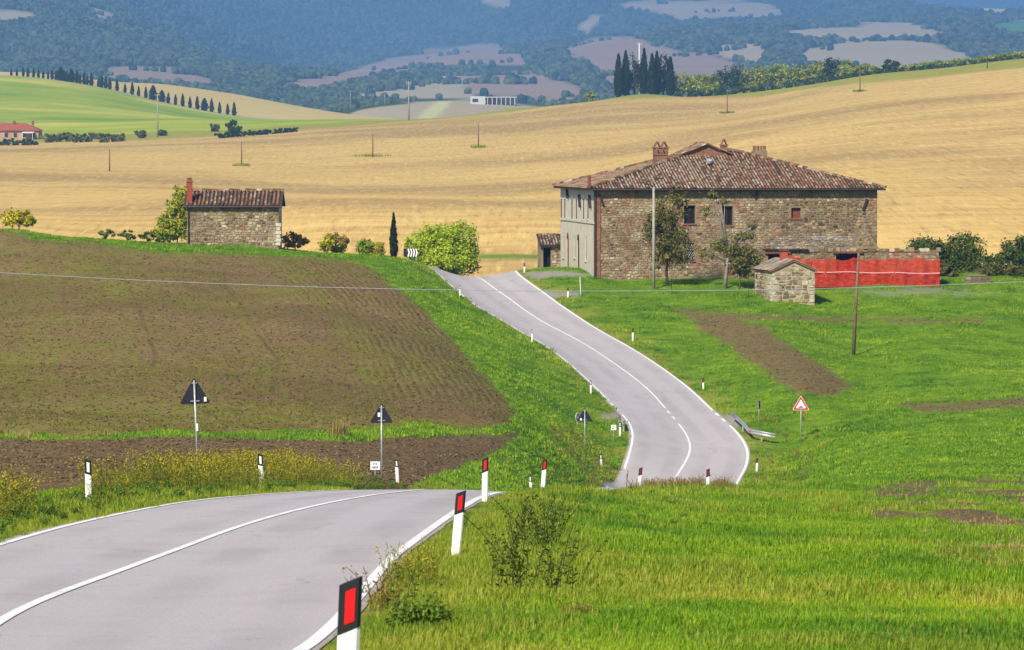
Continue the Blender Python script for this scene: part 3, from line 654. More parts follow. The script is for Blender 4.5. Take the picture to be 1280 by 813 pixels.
scatter('forest', np.stack([tx, td, tz], 1), np.stack([sz, sz, sz * RNG.uniform(0.9, 1.5, len(tx))], 1), RNG.uniform(0, 6.28, len(tx)), [(blob_mesh('crown_%d' % i, i + 1), wood_mat) for i in range(4)],
        'dense dark wood covering the mountain behind the fields', 'forest')
# air between here and the mountain
hb = MB().box((0, 9800, 620), (12000, 20400, 2400)).mesh('haze'); hz_o = link('haze', hb)
hm = bpy.data.materials.new('haze_air'); hm.use_nodes = True; hm.node_tree.nodes.clear()
vo = hm.node_tree.nodes.new('ShaderNodeVolumePrincipled'); vo.inputs['Color'].default_value = (0.22, 0.49, 1.0, 1); vo.inputs['Density'].default_value = 1.35e-4; vo.inputs['Anisotropy'].default_value = 0.1
oo = hm.node_tree.nodes.new('ShaderNodeOutputMaterial'); hm.node_tree.links.new(vo.outputs[0], oo.inputs['Volume']); hb.materials.append(hm)
tag(hz_o, 'pale blue haze filling the air in front of the mountain', 'haze', kind='stuff')
# ================================================================== BUILDINGS
def stone_wall(w, h, ok, pal, hr=(0.16, 0.34), lr=(0.2, 0.6), proud=0.05, gap=0.025, rng=random, z0=0.0):
    """uneven courses of rubble: list of (verts in (along, out, up), colour)"""
    out = []; z = z0
    while z < h - 0.05:
        ch = min(rng.uniform(*hr), h - z); x = -rng.uniform(0, 0.15)
        while x < w:
            l = rng.uniform(*lr); a, b = max(x, 0.0), min(x + l, w); x += l
            if b - a < 0.08: continue
            zz0, zz1 = z, z + ch
            for (s0, s1) in (((zz0, zz1),) if rng.random() < 0.8 or ch < 0.26 else ((zz0, (zz0 + zz1) / 2), ((zz0 + zz1) / 2, zz1))):
                cu, cz = (a + b) / 2, (s0 + s1) / 2
                if not ok(a, b, s0, s1): continue
                j = lambda k=0.03: rng.uniform(-k, k)
                d = rng.uniform(0.4, 1.0) * proud; g = gap / 2 + rng.uniform(0, 0.012)
                q = min(.07, .22 * (s1 - s0)); off = j(.05)
                ring = [(a + g + j(q), s0 + g + j(q) + off), (b - g + j(q), s0 + g + j(q) + off), (b - g + j(q), s1 - g + j(q) + off), (a + g + j(q), s1 - g + j(q) + off)]
                inn = [(cu + (p[0] - cu) * 0.80 + j(.01), cz + (p[1] - cz) * 0.74 + j(.01)) for p in ring]
                out.append(([(p[0], 0.04, p[1]) for p in ring] + [(p[0], -d, p[1]) for p in inn], pal(cu, cz)))
        z += ch
    return out
ST_F = [(4, 5, 6, 7), (0, 1, 5, 4), (1, 2, 6, 5), (2, 3, 7, 6), (3, 0, 4, 7)]
def stones_mesh(name, stones, T):
    m = MB()
    for vs, c in stones: m.add([T(*v) for v in vs], ST_F, c)
    return m.mesh(name)
def stone_mat():
    n = NT('rubble_stone'); p = n.pos(); v = n.noise(p, 5.0, 6, 0.65); big = n.noise(p, 0.55, 5, 0.6); b2 = n.noise(p, 0.9, 4, 0.6, col=True)
    c = n.mix(1.0, n.attr('col'), n.ramp(v, [(0.25, (0.55,) * 3), (0.75, (1.0,) * 3)]), 'MULTIPLY')
    c = n.mix(n.math('MULTIPLY', n.range(big, 0.46, 0.64), 0.72), c, (0.145, 0.098, 0.05)); c = n.mix(n.math('MULTIPLY', n.range(n.sep(b2)[1], 0.52, 0.66), 0.65), c, (0.50, 0.415, 0.27))
    n.base(c); n.rough(0.92); n.b.inputs['Specular IOR Level'].default_value = 0.12; n.bump(v, 0.5, 0.02); return n.m
def jitcol(c, k=0.18):
    f = 1 + random.uniform(-k, k); return (c[0] * f * (1 + random.uniform(-.05, .05)), c[1] * f, c[2] * f * (1 + random.uniform(-.06, .06)))
def pick(cols, wts): return jitcol(random.choices(cols, wts)[0])
TAN, GREY, BROWN, BRICK, CREAM, DARK = (0.45, 0.335, 0.18), (0.34, 0.285, 0.20), (0.22, 0.145, 0.075), (0.36, 0.145, 0.082), (0.60, 0.51, 0.36), (0.095, 0.07, 0.045)
M_STONE = stone_mat(); M_TILE = vcol_mat('clay_tiles', 0.88, 0.35, 3.0, 0.01)
def mortar_mat(name, a, b, c):
    n = NT(name); p = n.obj(); f = n.noise(p, 1.1, 6, 0.65); g = n.noise(p, 7.0, 5, 0.7)
    col = n.mix(n.range(f, 0.35, 0.65), a, b); col = n.mix(n.math('MULTIPLY', n.range(g, 0.5, 0.75), 0.6), col, c); n.base(col); n.rough(0.95); n.bump(g, 0.5, 0.03); return n.m
M_MORTAR = mortar_mat('lime_mortar', (0.27, 0.215, 0.135), (0.20, 0.155, 0.095), (0.12, 0.085, 0.055))
M_BRICKWALL = simple('red_brick_trim', (0.21, 0.105, 0.068), 0.9, 0.15, 0.3, 5.0, bump=0.01)
M_PLASTER = mortar_mat('old_plaster', (0.58, 0.525, 0.415), (0.49, 0.44, 0.34), (0.35, 0.30, 0.22))
M_VOID = simple('dark_opening', (0.012, 0.011, 0.012), 0.9, 0.1, 0.2)
M_SHUT = simple('dark_painted_wood', (0.045, 0.03, 0.022), 0.7, 0.2, 0.3, 8.0)
M_REDWOOD = simple('red_brown_door', (0.17, 0.05, 0.03), 0.7, 0.25, 0.25, 8.0)
M_IRON = simple('rusted_iron', (0.03, 0.022, 0.02), 0.7, 0.3, 0.3, 9.0)
M_PIPE = simple('dark_downpipe', (0.035, 0.022, 0.02), 0.5, 0.4, 0.2)
M_GLASS = NT('window_glass'); M_GLASS.base((0.10, 0.13, 0.17)); M_GLASS.rough(0.15); M_GLASS.b.inputs['Specular IOR Level'].default_value = 0.6; M_GLASS = M_GLASS.m
M_CURTAIN = simple('white_curtain_pane', (0.62, 0.62, 0.62), 0.6, 0.4, 0.15)
M_EAVE = simple('eave_boards', (0.06, 0.042, 0.03), 0.9, 0.1, 0.3)
TILES = [(0.37, 0.205, 0.125), (0.42, 0.315, 0.215), (0.34, 0.165, 0.095), (0.21, 0.13, 0.078), (0.52, 0.43, 0.32), (0.13, 0.088, 0.055)]
def tile_roof(name, O, a, b, cmin, cmax, length, w=0.26, l=0.42, wts=(4, 4, 3, 2, 2, 1), redpatch=None, seed=3):
    """rows of half-round tiles on a slope; a runs along the eave, b up the slope, columns clipped between cmin(t) and cmax(t)"""
    rr = random.Random(seed); O, a, b = Vector(O), Vector(a).normalized(), Vector(b).normalized(); nrm = a.cross(b).normalized(); m = MB()
    rows = int(length / l); colr = {}
    for r in range(rows + 1):
        t0, t1 = r * l, min(r * l + l * 1.12, length + 0.05)
        if t1 - t0 < 0.08: continue
        lo, hi = cmin(t0 + l / 2), cmax(t0 + l / 2)
        k0, k1 = int(math.ceil(lo / w)), int(math.floor(hi / w))
        for k in range(k0, k1 + 1):
            x = k * w + rr.uniform(-.012, .012); wt = list(wts)
            if redpatch: wt = redpatch(x, t0, wt)
            cr_ = colr.setdefault(k, rr.choices(TILES, wt)[0]); c = cr_ if rr.random() < 0.35 else rr.choices(TILES, wt)[0]; f = rr.uniform(0.78, 1.22); c = tuple(q * f for q in c); vs = []
            sk = rr.uniform(-.01, .01)
            for (t, rad, lift) in ((t0, w * 0.33, 0.055), (t1, w * 0.27, 0.02)):
                for ang in (0, 60, 120, 180):
                    vs.append(O + a * (x + sk + math.cos(R(ang)) * rad) + b * t + nrm * (lift + math.sin(R(ang)) * rad * 0.9))
            m.add(vs, [(0, 1, 5, 4), (1, 2, 6, 5), (2, 3, 7, 6), (0, 3, 2, 1)], c)
    me = m.mesh(name); return me
def ridge_tiles(m, p, q, n, rad=0.15, seed=1):
    rr = random.Random(seed); p, q = Vector(p), Vector(q); d = (q - p).normalized(); a = d.cross(Vector((0, 0, 1))).normalized(); up = a.cross(d)
    L = (q - p).length
    for i in range(n):
        c = rr.choices(TILES + [(0.16, 0.14, 0.05)], (4, 3, 2, 3, 2, 3, 3))[0]; vs = []; dz = rr.uniform(0, 0.05)
        for t, k in ((i / n, 1.0), ((i + 1.12) / n, 0.82)):
            for ang in (0, 45, 90, 135, 180): vs.append(p + d * (L * t) + a * math.cos(R(ang)) * rad * k + up * (math.sin(R(ang)) * rad * k + dz))
        m.add(vs, [(j, j + 1, j + 6, j + 5) for j in range(4)] + [(4, 3, 2, 1, 0)], c)

# ---------------------------------------------------------------- the big farmhouse
HA = R(7.0); hc, hs = math.cos(HA), math.sin(HA)
HB = at_dist(743, 335); HB.z -= 0.15
HW, HD, HH = 22.6, 20.0, 6.95
house = empty('farmhouse', HB, HA)
tag(house, 'large old rubble-stone farmhouse with plastered gable side and hipped tile roof', 'house')
def fu(px): r = (px - 640) / F; return (r * HB.y - HB.x) / (hc - r * hs)
def fz(px, py):
    u = fu(px); D = HB.y + u * hs; return P(px, py, D).z - HB.z
def gv(px): r = (px - 640) / F; return (r * HB.y - HB.x) / (-hs - r * hc)
def gzv(px, py):
    v = gv(px); D = HB.y + v * hc; return P(px, py, D).z - HB.z
op_front = []     # (u0, u1, z0, z1)
def rect_f(x0, x1, y0, y1): op_front.append((fu(x0), fu(x1), fz(x0, y1), fz(x0, y0))); return op_front[-1]
W1, W2, W3, W4, D5 = rect_f(855, 869, 257, 280), rect_f(902, 916, 258, 282), rect_f(989, 1001, 260, 273), rect_f(855, 868, 304, 326), rect_f(906, 917, 325, 345)
def box_shell(mb, holes, w, h, T, th=0.45):
    """a wall as slabs left round its openings"""
    us = sorted({0.0, w} | {o[0] for o in holes} | {o[1] for o in holes})
    for a, b in zip(us[:-1], us[1:]):
        cut = sorted([(o[2], o[3]) for o in holes if o[0] < (a + b) / 2 < o[1]]); z = -0.6
        for z0, z1 in cut + [(h, h)]:
            if z0 - z > 0.01: mb.hexa([T(a, 0, z), T(b, 0, z), T(b, th, z), T(a, th, z), T(a, 0, z0), T(b, 0, z0), T(b, th, z0), T(a, th, z0)])
            z = z1
Tf = lambda u, d, z: Vector((u, d, z))
Tl = lambda u, d, z: Vector((d, HD - u, z))         # plastered left side, u runs from the far corner to the near one
mb = MB(); box_shell(mb, op_front, HW, HH, Tf); front = mb.build('front_wall', M_MORTAR, house); front['label'] = 'rubble-stone long wall with red brick patches'
def pal_front(u, z):
    f = fbm(np.array([u * 0.35]), np.array([z * 0.5]), 3, 88)[0]
    if fu(778) < u < fu(789) and 2.3 < z < HH: return pick([BRICK, (0.40, 0.16, 0.09), TAN], (5, 4, 1))
    if u < 0.55: return pick([BRICK, (0.22, 0.1, 0.07)], (3, 2))
    arch = abs(math.hypot(u - fu(788), (z - 0.8) * 1.35) - 2.7)
    if arch < 0.22 and z > 0.8: return pick([BRICK, BROWN], (3, 1))
    for w in (W1, W2, W4):
        if w[0] - 0.55 < u < w[1] + 0.55 and w[2] - 0.4 < z < w[3] + 0.4: return pick([BRICK, (0.34, 0.18, 0.12), TAN], (4, 4, 1))
    if u > HW - 0.8 and z > 3: return pick([BRICK, TAN, GREY], (3, 2, 1))
    if z < 2.2 and u < 8 and f > 0.42: return pick([BRICK, BROWN, TAN, (0.4, 0.33, 0.22)], (4, 3, 2, 2))
    if 14.0 < u < 21.0 and 1.9 < z < 3.4 and f > 0.42: return pick([CREAM, (0.42, 0.40, 0.36), (0.30, 0.29, 0.27), BROWN], (3, 4, 3, 1))
    if 11.5 < u < 15.5 and z < 4.2 and f < 0.5: return pick([BROWN, DARK, (0.12, 0.085, 0.05)], (3, 2, 2))
    if 15 < u < 21 and 3.6 < z < 6.0: return pick([BROWN, TAN, (0.19, 0.15, 0.085), DARK], (4, 2, 4, 1))
    if z > 5.6: return pick([TAN, GREY, CREAM, BROWN], (5, 3, 1, 1))
    return pick([TAN, GREY, BROWN, BRICK, CREAM, DARK, (0.31, 0.21, 0.13)], (5, 3, 3, 1.2, 0.8, 1.0, 3))
def clear_of(holes, m=0.03): return lambda a, b, s0, s1: not any(a < o[1] + m and b > o[0] - m and s0 < o[3] + m and s1 > o[2] - m for o in holes)
st = stone_wall(HW, HH, clear_of(op_front), pal_front, (0.11, 0.26), (0.12, 0.44), 0.05)
o = link('wall_stone', stones_mesh('wall_stone', st, lambda u, d, z: Vector((u, d, z))), M_STONE, front); o['kind'] = 'stuff'
# side walls
op_l = []
def rect_l(x0, x1, y0, y1): op_l.append((HD - gv(x1) , HD - gv(x0), gzv(x0, y1), gzv(x0, y0))); return (HD - gv(x0), HD - gv(x1))
def rl(xc, y0, y1, wid):
    u = HD - gv(xc); r = (u - wid / 2, u + wid / 2, gzv(xc, y1), gzv(xc, y0)); op_l.append(r); return r
LW = [rl(x, 249, 274, 0.85) for x in (701.5, 705.8, 714.7, 720.2, 729.2, 734.7)]
LS = [rl(x, 296, 322 if x < 720 else 326, 0.7) for x in (704.3, 718.3, 732.3)]
LD = [rl(x, y, 339.5, 1.25) for x, y in ((709.7, 298), (722.8, 300))]
mb = MB(); box_shell(mb, op_l, HD, HH, Tl); lw = mb.build('side_wall', M_PLASTER, house); lw['label'] = 'pale plastered side wall with paired windows'
MB().box((0.0, HD / 2, gzv(743, 279)), (0.16, HD - 0.2, 0.16)).build('string_course', M_PLASTER, lw)
mb = MB(); mb.box((HW - 0.22, HD / 2 + .225, HH / 2 - .3), (0.44, HD - .45, HH + 0.6)).box((HW / 2, HD - 0.22, HH / 2 - .3), (HW - .92, 0.44, HH + 0.6)); mb.build('rear_wall', M_MORTAR, house)
MB().box((0.23, -0.03, HH / 2), (0.46, 0.10, HH - 0.02)).build('brick_corner', M_BRICKWALL, house)
def window(parent, rect, T, kind='void', frame=True):
    q_ = .26 if T is Tf else .07; a, b, z0, z1 = rect; m = MB(); m.hexa([T(a, q_, z0), T(b, q_, z0), T(b, q_ + .04, z0), T(a, q_ + .04, z0), T(a, q_, z1), T(b, q_, z1), T(b, q_ + .04, z1), T(a, q_ + .04, z1)])
    w = m.build('window', {'void': M_VOID, 'shut': M_SHUT, 'red': M_REDWOOD, 'glass': M_GLASS, 'curtain': M_CURTAIN, 'maroon': M_REDWOOD}[kind], parent)
    if frame:
        f = MB(); t = 0.07
        for p in ((a, a + t, z0, z1), (b - t, b, z0, z1), (a + t, b - t, z1 - t, z1), (a + t, b - t, z0, z0 + t), ((a + b) / 2 - .03, (a + b) / 2 + .03, z0 + t, z1 - t)):
            f.hexa([T(p[0], q_ - .04, p[2]), T(p[1], q_ - .04, p[2]), T(p[1], q_ - .01, p[2]), T(p[0], q_ - .01, p[2]), T(p[0], q_ - .04, p[3]), T(p[1], q_ - .04, p[3]), T(p[1], q_ - .01, p[3]), T(p[0], q_ - .01, p[3])])
        f.build('window_frame', M_SHUT, w)
    s = MB(); s.hexa([T(a - .1, -.1, z0 - .1), T(b + .1, -.1, z0 - .1), T(b + .1, .1, z0 - .1), T(a - .1, .1, z0 - .1), T(a - .1, -.1, z0 - .004), T(b + .1, -.1, z0 - .004), T(b + .1, .1, z0 - .004), T(a - .1, .1, z0 - .004)]); s.build('sill', M_BRICKWALL if T is Tf else M_PLASTER, w)
    return w
window(house, W1, Tf, 'void'); window(house, W2, Tf, 'void'); window(house, W3, Tf, 'maroon', False)
w4 = window(house, W4, Tf, 'void', False); w4['label'] = 'ground floor window behind an iron lattice'
g = MB(); a, b, z0, z1 = W4
for k in range(-4, 8):
    for sgn in (1, -1):
        p = []
        for t in np.linspace(0, 1, 12):
            x = a + (b - a) * t; z = z0 + (k * 0.26 + t * (b - a) * 1.5) if sgn > 0 else z1 - (k * 0.26 + t * (b - a) * 1.5)
            if z0 <= z <= z1: p.append((x, 0.08, z))
        if len(p) > 1: g.tube(p, 0.022, 4)
g.build('lattice', simple('pale_iron_lattice', (0.34, 0.31, 0.26), 0.7, 0.3, 0.2), w4)
dr = MB().box(((D5[0] + D5[1]) / 2, 0.25, (D5[2] + D5[3]) / 2), (D5[1] - D5[0], 0.06, D5[3] - D5[2])).build('door', M_REDWOOD, house)
for i, r in enumerate(LW):
    window(house, r, Tl, ('glass', 'curtain', 'glass', 'curtain', 'curtain', 'curtain')[i], True)
    m = MB(); m.hexa([Tl(r[0] - .1, -.012, r[3] + .02), Tl(r[1] + .1, -.012, r[3] + .02), Tl(r[1] + .1, .05, r[3] + .02), Tl(r[0] - .1, .05, r[3] + .02), Tl(r[0] - .1, -.012, r[3] + .34), Tl(r[1] + .1, -.012, r[3] + .34), Tl(r[1] + .1, .05, r[3] + .34), Tl(r[0] - .1, .05, r[3] + .34)])
    m.build('lintel', M_CURTAIN, house)
for r in LS: window(house, r, Tl, 'shut', False)
for i, r in enumerate(LD):
    m = MB(); a, b, z0, z1 = r; m.hexa([Tl(a, .06, z0), Tl(b, .06, z0), Tl(b, .12, z0), Tl(a, .12, z0), Tl(a, .06, z1), Tl(b, .06, z1), Tl(b, .12, z1), Tl(a, .12, z1)])
    d = m.build('door', M_REDWOOD if i == 0 else M_SHUT, house)
    MB().box(Tl((a + b) / 2 + 0.4, .03, (z0 + z1) / 2 - .1), (0.05, 0.05, 0.12)).build('handle', M_IRON, d)
    n = 10; cx = (a + b) / 2; hw_ = (b - a) / 2; arc = [Tl(cx + hw_ * math.cos(math.pi * k / n), .0, z1 + hw_ * 0.75 * math.sin(math.pi * k / n)) for k in range(n + 1)]
    MB().prism([q + Vector((-0.012, 0, 0)) for q in arc], (0.01, 0, 0)).build('arched_top', M_REDWOOD if i == 0 else M_SHUT, d)
# eaves, roof
OV = 0.55; RISE = 3.0; run = HD / 2 + OV; LEN = math.hypot(run, RISE); EZ = HH + 0.12
x0, x1, y0_, y1_ = -OV, HW + OV, -OV, HD + OV
apexL, apexR = Vector((x0 + run, HD / 2, EZ + RISE)), Vector((x1 - run, HD / 2, EZ + RISE))
c00, c10, c11, c01 = Vector((x0, y0_, EZ)), Vector((x1, y0_, EZ)), Vector((x1, y1_, EZ)), Vector((x0, y1_, EZ))
rb = MB(); rb.add([c00, c10, c11, c01, apexL, apexR] + [v - Vector((0, 0, 0.12)) for v in (c00, c10, c11, c01)], [(0, 1, 5, 4), (1, 2, 5), (2, 3, 4, 5), (3, 0, 4), (0, 6, 7, 1), (1, 7, 8, 2), (2, 8, 9, 3), (3, 9, 6, 0), (6, 9, 8, 7)])
roof = rb.build('roof', simple('roof_underlay', (0.045, 0.027, 0.019), 0.9, 0.1, 0.3, 2.0), house)
for nm, O_, a_, b_, Lx, apx in (('front', c00, (1, 0, 0), (0, run, RISE), x1 - x0, 0), ('left', c01, (0, -1, 0), (run, 0, RISE), y1_ - y0_, 1), ('right', c10, (0, 1, 0), (-run, 0, RISE), y1_ - y0_, 1), ('rear', c11, (-1, 0, 0), (0, -run, RISE), x1 - x0, 0)):
    sl = run / LEN
    rp = (lambda x, t, w: (5, 3, 5, 3, 1, 1.5) if x > 13.5 + 1.2 * math.sin(t * 1.3) else (3, 6, 2, 2.2, 5, 1.5)) if nm == 'front' else None
    me = tile_roof('roof_tile', O_, a_, b_, lambda t: t * sl + 0.12, lambda t, Lx=Lx: Lx - t * sl - 0.12, LEN, 0.25, 0.42, (5, 4, 3, 3, 2, 1), rp, len(nm))
    o = link('roof_tile', me, M_TILE, roof); o['kind'] = 'stuff'
rt = MB(); up = Vector((0, 0, 0.04))
for i, (p, q) in enumerate(((c00, apexL), (c10, apexR), (c01, apexL), (c11, apexR), (apexL, apexR))): ridge_tiles(rt, p + up, q + up, max(4, int((q - p).length / 0.42)), 0.17, i)
o = rt.build('ridge_tile', M_TILE, roof); o['kind'] = 'stuff'
gut = MB().tube([c00 + Vector((0, -.06, -.06)), c10 + Vector((0, -.06, -.06))], 0.07, 6); gut.build('gutter', M_PIPE, roof)
MB().tube([(0.05, -0.12, HH), (0.05, -0.12, 0.0)], 0.08, 8).build('downpipe', M_PIPE, house)
MB().tube([(-.25, 1.2, EZ + .2), (-.25, 1.2, EZ + 1.05)], 0.12, 8).build('flue', simple('red_flue', (0.20, 0.05, 0.035), 0.6), roof)
# raised gabled lantern over the middle
mx_, my_ = fu(905) , HD / 2 - 1.6; lw_, ld_ = 1.75, 4.6
bz = EZ + RISE - 1.0
tw = MB(); tw.prism([(mx_ - lw_, my_, bz), (mx_ + lw_, my_, bz), (mx_ + lw_, my_, bz + 0.72), (mx_, my_, bz + 1.5), (mx_ - lw_, my_, bz + 0.72)], (0, ld_, 0)); lan = tw.build('lantern_gable', M_BRICKWALL, house)
for sgn in (-1, 1):
    me = tile_roof('lantern_tile', (mx_ + sgn * (lw_ + .35), my_ + (ld_ + .3 if sgn > 0 else -.3) if False else (my_ - .3 if sgn > 0 else my_ + ld_ + .3), bz + 0.60), (0, sgn, 0), (-sgn * (lw_ + .35), 0, 0.97), lambda t: 0.1, lambda t: ld_ + .5, math.hypot(lw_ + .35, .97), 0.25, 0.4, (4, 4, 3, 3, 2, 2), None, 5)
    o = link('lantern_tile', me, M_TILE, lan); o['kind'] = 'stuff'
rt = MB(); ridge_tiles(rt, (mx_, my_ - .3, bz + 1.56), (mx_, my_ + ld_ + .3, bz + 1.56), 12, 0.15, 7); ridge_tiles(rt, (mx_ - lw_ - .3, my_ - .2, bz + .7), (mx_, my_ - .2, bz + 1.5), 5, .11, 8); ridge_tiles(rt, (mx_ + lw_ + .3, my_ - .2, bz + .7), (mx_, my_ - .2, bz + 1.5), 5, .11, 9); o = rt.build('lantern_ridge_tile', M_TILE, lan); o['kind'] = 'stuff'
MB().box((mx_, my_ - .3, bz + .05), (5.4, .25, .12)).build('flashing', simple('lime_flashing', (.42, .38, .3)), lan)
def chimney(parent, x, y, z0, w, d, h, pots, mat=M_BRICKWALL):
    c = MB().box((x, y, z0 + h / 2), (w, d, h)).box((x, y, z0 + h + .05), (w + .14, d + .14, .1)).build('chimney', mat, parent)
    for k in range(pots):
        px_ = x - w / 2 + (k + .5) * w / pots; hw2 = w / pots / 2 * .95; m = MB()
        for sg in (-1, 1): m.hexa([(px_ + sg * hw2, y - d / 2, z0 + h + .1), (px_ + sg * (hw2 - .07), y - d / 2, z0 + h + .1), (px_ + sg * (hw2 - .07), y + d / 2, z0 + h + .1), (px_ + sg * hw2, y + d / 2, z0 + h + .1), (px_ + sg * .05, y - d / 2, z0 + h + .55), (px_ - sg * .02, y - d / 2, z0 + h + .5), (px_ - sg * .02, y + d / 2, z0 + h + .5), (px_ + sg * .05, y + d / 2, z0 + h + .55)])
        m.build('chimney_cowl', M_BRICKWALL, c)
    return c
chimney(roof, fu(848), HD / 2 - 1.0, EZ + RISE - 1.15, 1.15, 0.7, 1.35, 2)
chimney(roof, fu(844), HD / 2 - 2.4, EZ + RISE - 1.1, 0.95, 0.6, 0.75, 2)
chimney(roof, fu(928), HD / 2 - 1.4, EZ + RISE - 0.6, 0.5, 0.5, 1.0, 1)
ch = MB().box((fu(983), HD / 2 + 2, EZ + 2.0), (1.2, .6, 2.0)); cc = ch.build('chimney', M_MORTAR, roof)
for k in range(4): MB().tube([(fu(983) - .42 + k * .28, HD / 2 + 2, EZ + 3.0), (fu(983) - .42 + k * .28, HD / 2 + 2, EZ + 3.38)], .12, 8).build('chimney_pot', M_BRICKWALL, cc)
sk = MB(); pc = Vector((fu(902), -OV, EZ)) + Vector((0, run, RISE)) * 0.62 + Vector((0, -.1, .2)); sk.tube([pc, pc + Vector((0, -.1, .2))], .24, 12); sk.build('skylight_dome', simple('pale_dome', (.34, .36, .40), .3, .5), roof)
for (x, y, sd) in ((749, 250, 1), (948, 241, -1), (1083, 256, -1)):
    u = fu(x); z = fz(x, y); MB().prism([(u - .10 * sd, -.06, z + .45), (u + .06 * sd, -.06, z + .45), (u + .38 * sd, -.06, z - .4), (u + .24 * sd, -.06, z - .45)], (0, -.14, 0)).build('wall_anchor', M_IRON, house)
for (x, y) in ((710, 240), (725.5, 251), (738.5, 252)):
    u = HD - gv(x); z = gzv(x, y); MB().prism([Tl(u - .5, -.06, z + .5), Tl(u - .1, -.06, z + .5), Tl(u + .6, -.06, z - .45), Tl(u + .2, -.06, z - .55)], (-.12, 0, 0)).build('wall_anchor', M_IRON, house)

# ---------------------------------------------------------------- lean-to left of the farmhouse
lb = at_dist(687, 362); lt = empty('tiled_lean_to', lb, R(4)); tag(lt, 'small tiled stone lean-to with dark doorway beside the plastered facade', 'shed')
m = MB(); Tq = lambda u, d, z: Vector((u - .75, d, z)); box_shell(m, [(0.2, 0.85, -.5, 2.2)], 2.0, 2.4, Tq, .3); m.hexa([Tq(0, .3, -.5), Tq(.3, .3, -.5), Tq(.3, 3, -.5), Tq(0, 3, -.5), Tq(0, .3, 2.6), Tq(.3, .3, 2.6), Tq(.3, 3, 3.2), Tq(0, 3, 3.2)]); m.box((.2, 2.9, 1.4), (2.0, .2, 3.6))
wl_ = m.build('wall', M_MORTAR, lt)
o = link('wall_stone', stones_mesh('lean_to_stone', stone_wall(2.0, 2.4, clear_of([(0.2, .85, -.5, 2.2)]), lambda u, z: pick([TAN, GREY, BROWN, CREAM], (3, 3, 2, 1)), (.16, .3), (.2, .5)), Tq), M_STONE, wl_); o['kind'] = 'stuff'
m = MB(); m.hexa([Tq(-.15, -.35, 2.35), Tq(2.1, -.35, 2.35), Tq(2.1, 3.2, 3.25), Tq(-.15, 3.2, 3.25), Tq(-.15, -.35, 2.45), Tq(2.1, -.35, 2.45), Tq(2.1, 3.2, 3.35), Tq(-.15, 3.2, 3.35)]); rf = m.build('roof', M_EAVE, lt)
o = link('roof_tile', tile_roof('lean_to_tile', Tq(-.15, -.4, 2.45), (1, 0, 0), (0, 3.5, .9), lambda t: .1, lambda t: 2.2, 3.6, .26, .42, (3, 4, 2, 3, 5, 2)), M_TILE, rf); o['kind'] = 'stuff'
MB().box(Tq(.52, .6, .9), (.64, .05, 2.6)).build('doorway', M_VOID, lt)

# ---------------------------------------------------------------- small stone barn on the field's crest
bb = at_dist(234, 337.5); bb.z -= 0.12; barn = empty('stone_barn', bb, R(0.5)); tag(barn, 'small rubble-stone barn with tile roof and thin brick chimney above ploughed field', 'barn')
BW, BD, BH = 7.25, 5.6, 3.0
m = MB(); m.box((BW / 2, .2, BH / 2 - .2), (BW, .4, BH + .4)).build('front_wall', M_MORTAR, barn)
fw = [c for c in barn.children][0] if barn.children else None
bw_o = bpy.data.objects.get('front_wall.001') or fw
st = stone_wall(BW, BH, lambda *a: True, lambda u, z: pick([GREY, TAN, BROWN, CREAM, DARK, BRICK], (4, 4, 3, 1.0, 1.2, 2.5 if u > BW - .8 and z > 1.8 else .2)) if not (u > BW - .6 and z < 1.8) else pick([CREAM, GREY, (.55, .5, .42)], (3, 1, 2)), (.14, .27), (.16, .42))
o = link('wall_stone', stones_mesh('barn_stone', st, Tf), M_STONE, bw_o); o['kind'] = 'stuff'
for nm, x in (('gable_wall', BW - .2), ('gable_wall', .2)):
    m = MB(); m.prism([(x - .198, .404, -.4), (x - .198, BD, -.4), (x - .198, BD, BH), (x - .198, BD / 2, BH + 1.0), (x - .198, .404, BH)], (.396, 0, 0)); m.build(nm, M_PLASTER, barn)
MB().box((BW / 2, BD - .2, BH / 2 - .2), (BW - .82, .38, BH + .4)).build('rear_wall', M_MORTAR, barn)
rz_, ov = 1.05, .28
m = MB()
for sg in (0, 1):
    e = Vector((-ov, -ov, BH + .03)) if sg == 0 else Vector((-ov, BD + ov, BH + .03)); r_ = Vector((-ov, BD / 2, BH + rz_ + .13)); dx = Vector((BW + 2 * ov, 0, 0)); th = Vector((0, 0, .09))
    m.hexa([e, e + dx, r_ + dx, r_, e + th, e + dx + th, r_ + dx + th, r_ + th])
brf = m.build('roof', M_EAVE, barn)
bl = math.hypot(BD / 2 + ov, rz_ + .1)
for sg in (0, 1):
    me = tile_roof('barn_tile', (-ov, -ov, BH + .14) if sg == 0 else (BW + ov, BD + ov, BH + .14), (1 if sg == 0 else -1, 0, 0), (0, (BD / 2 + ov) * (1 if sg == 0 else -1), rz_ + .1), lambda t: .12, lambda t: BW + 2 * ov - .1, bl, .31, .42, (4, 2.2, 5, 3, .8, 1), None, 11)
    o = link('roof_tile', me, M_TILE, brf); o['kind'] = 'stuff'
rt = MB(); ridge_tiles(rt, (-ov, BD / 2, BH + rz_ + .26), (BW + ov, BD / 2, BH + rz_ + .26), 18, .16, 4); o = rt.build('ridge_tile', M_TILE, brf); o['kind'] = 'stuff'
c = MB().box((.18, .55, BH + .9), (.42, .42, 2.3)).build('chimney', simple('new_red_brick', (.27, .06, .035), .8, .2, .2, 10), barn)
MB().box((.18, .55, BH + 2.08), (.54, .54, .09)).build('chimney_cap', M_BRICKWALL, c); MB().box((.18, .55, BH + 2.25), (.36, .36, .22)).build('chimney_pot', M_REDWOOD, c)
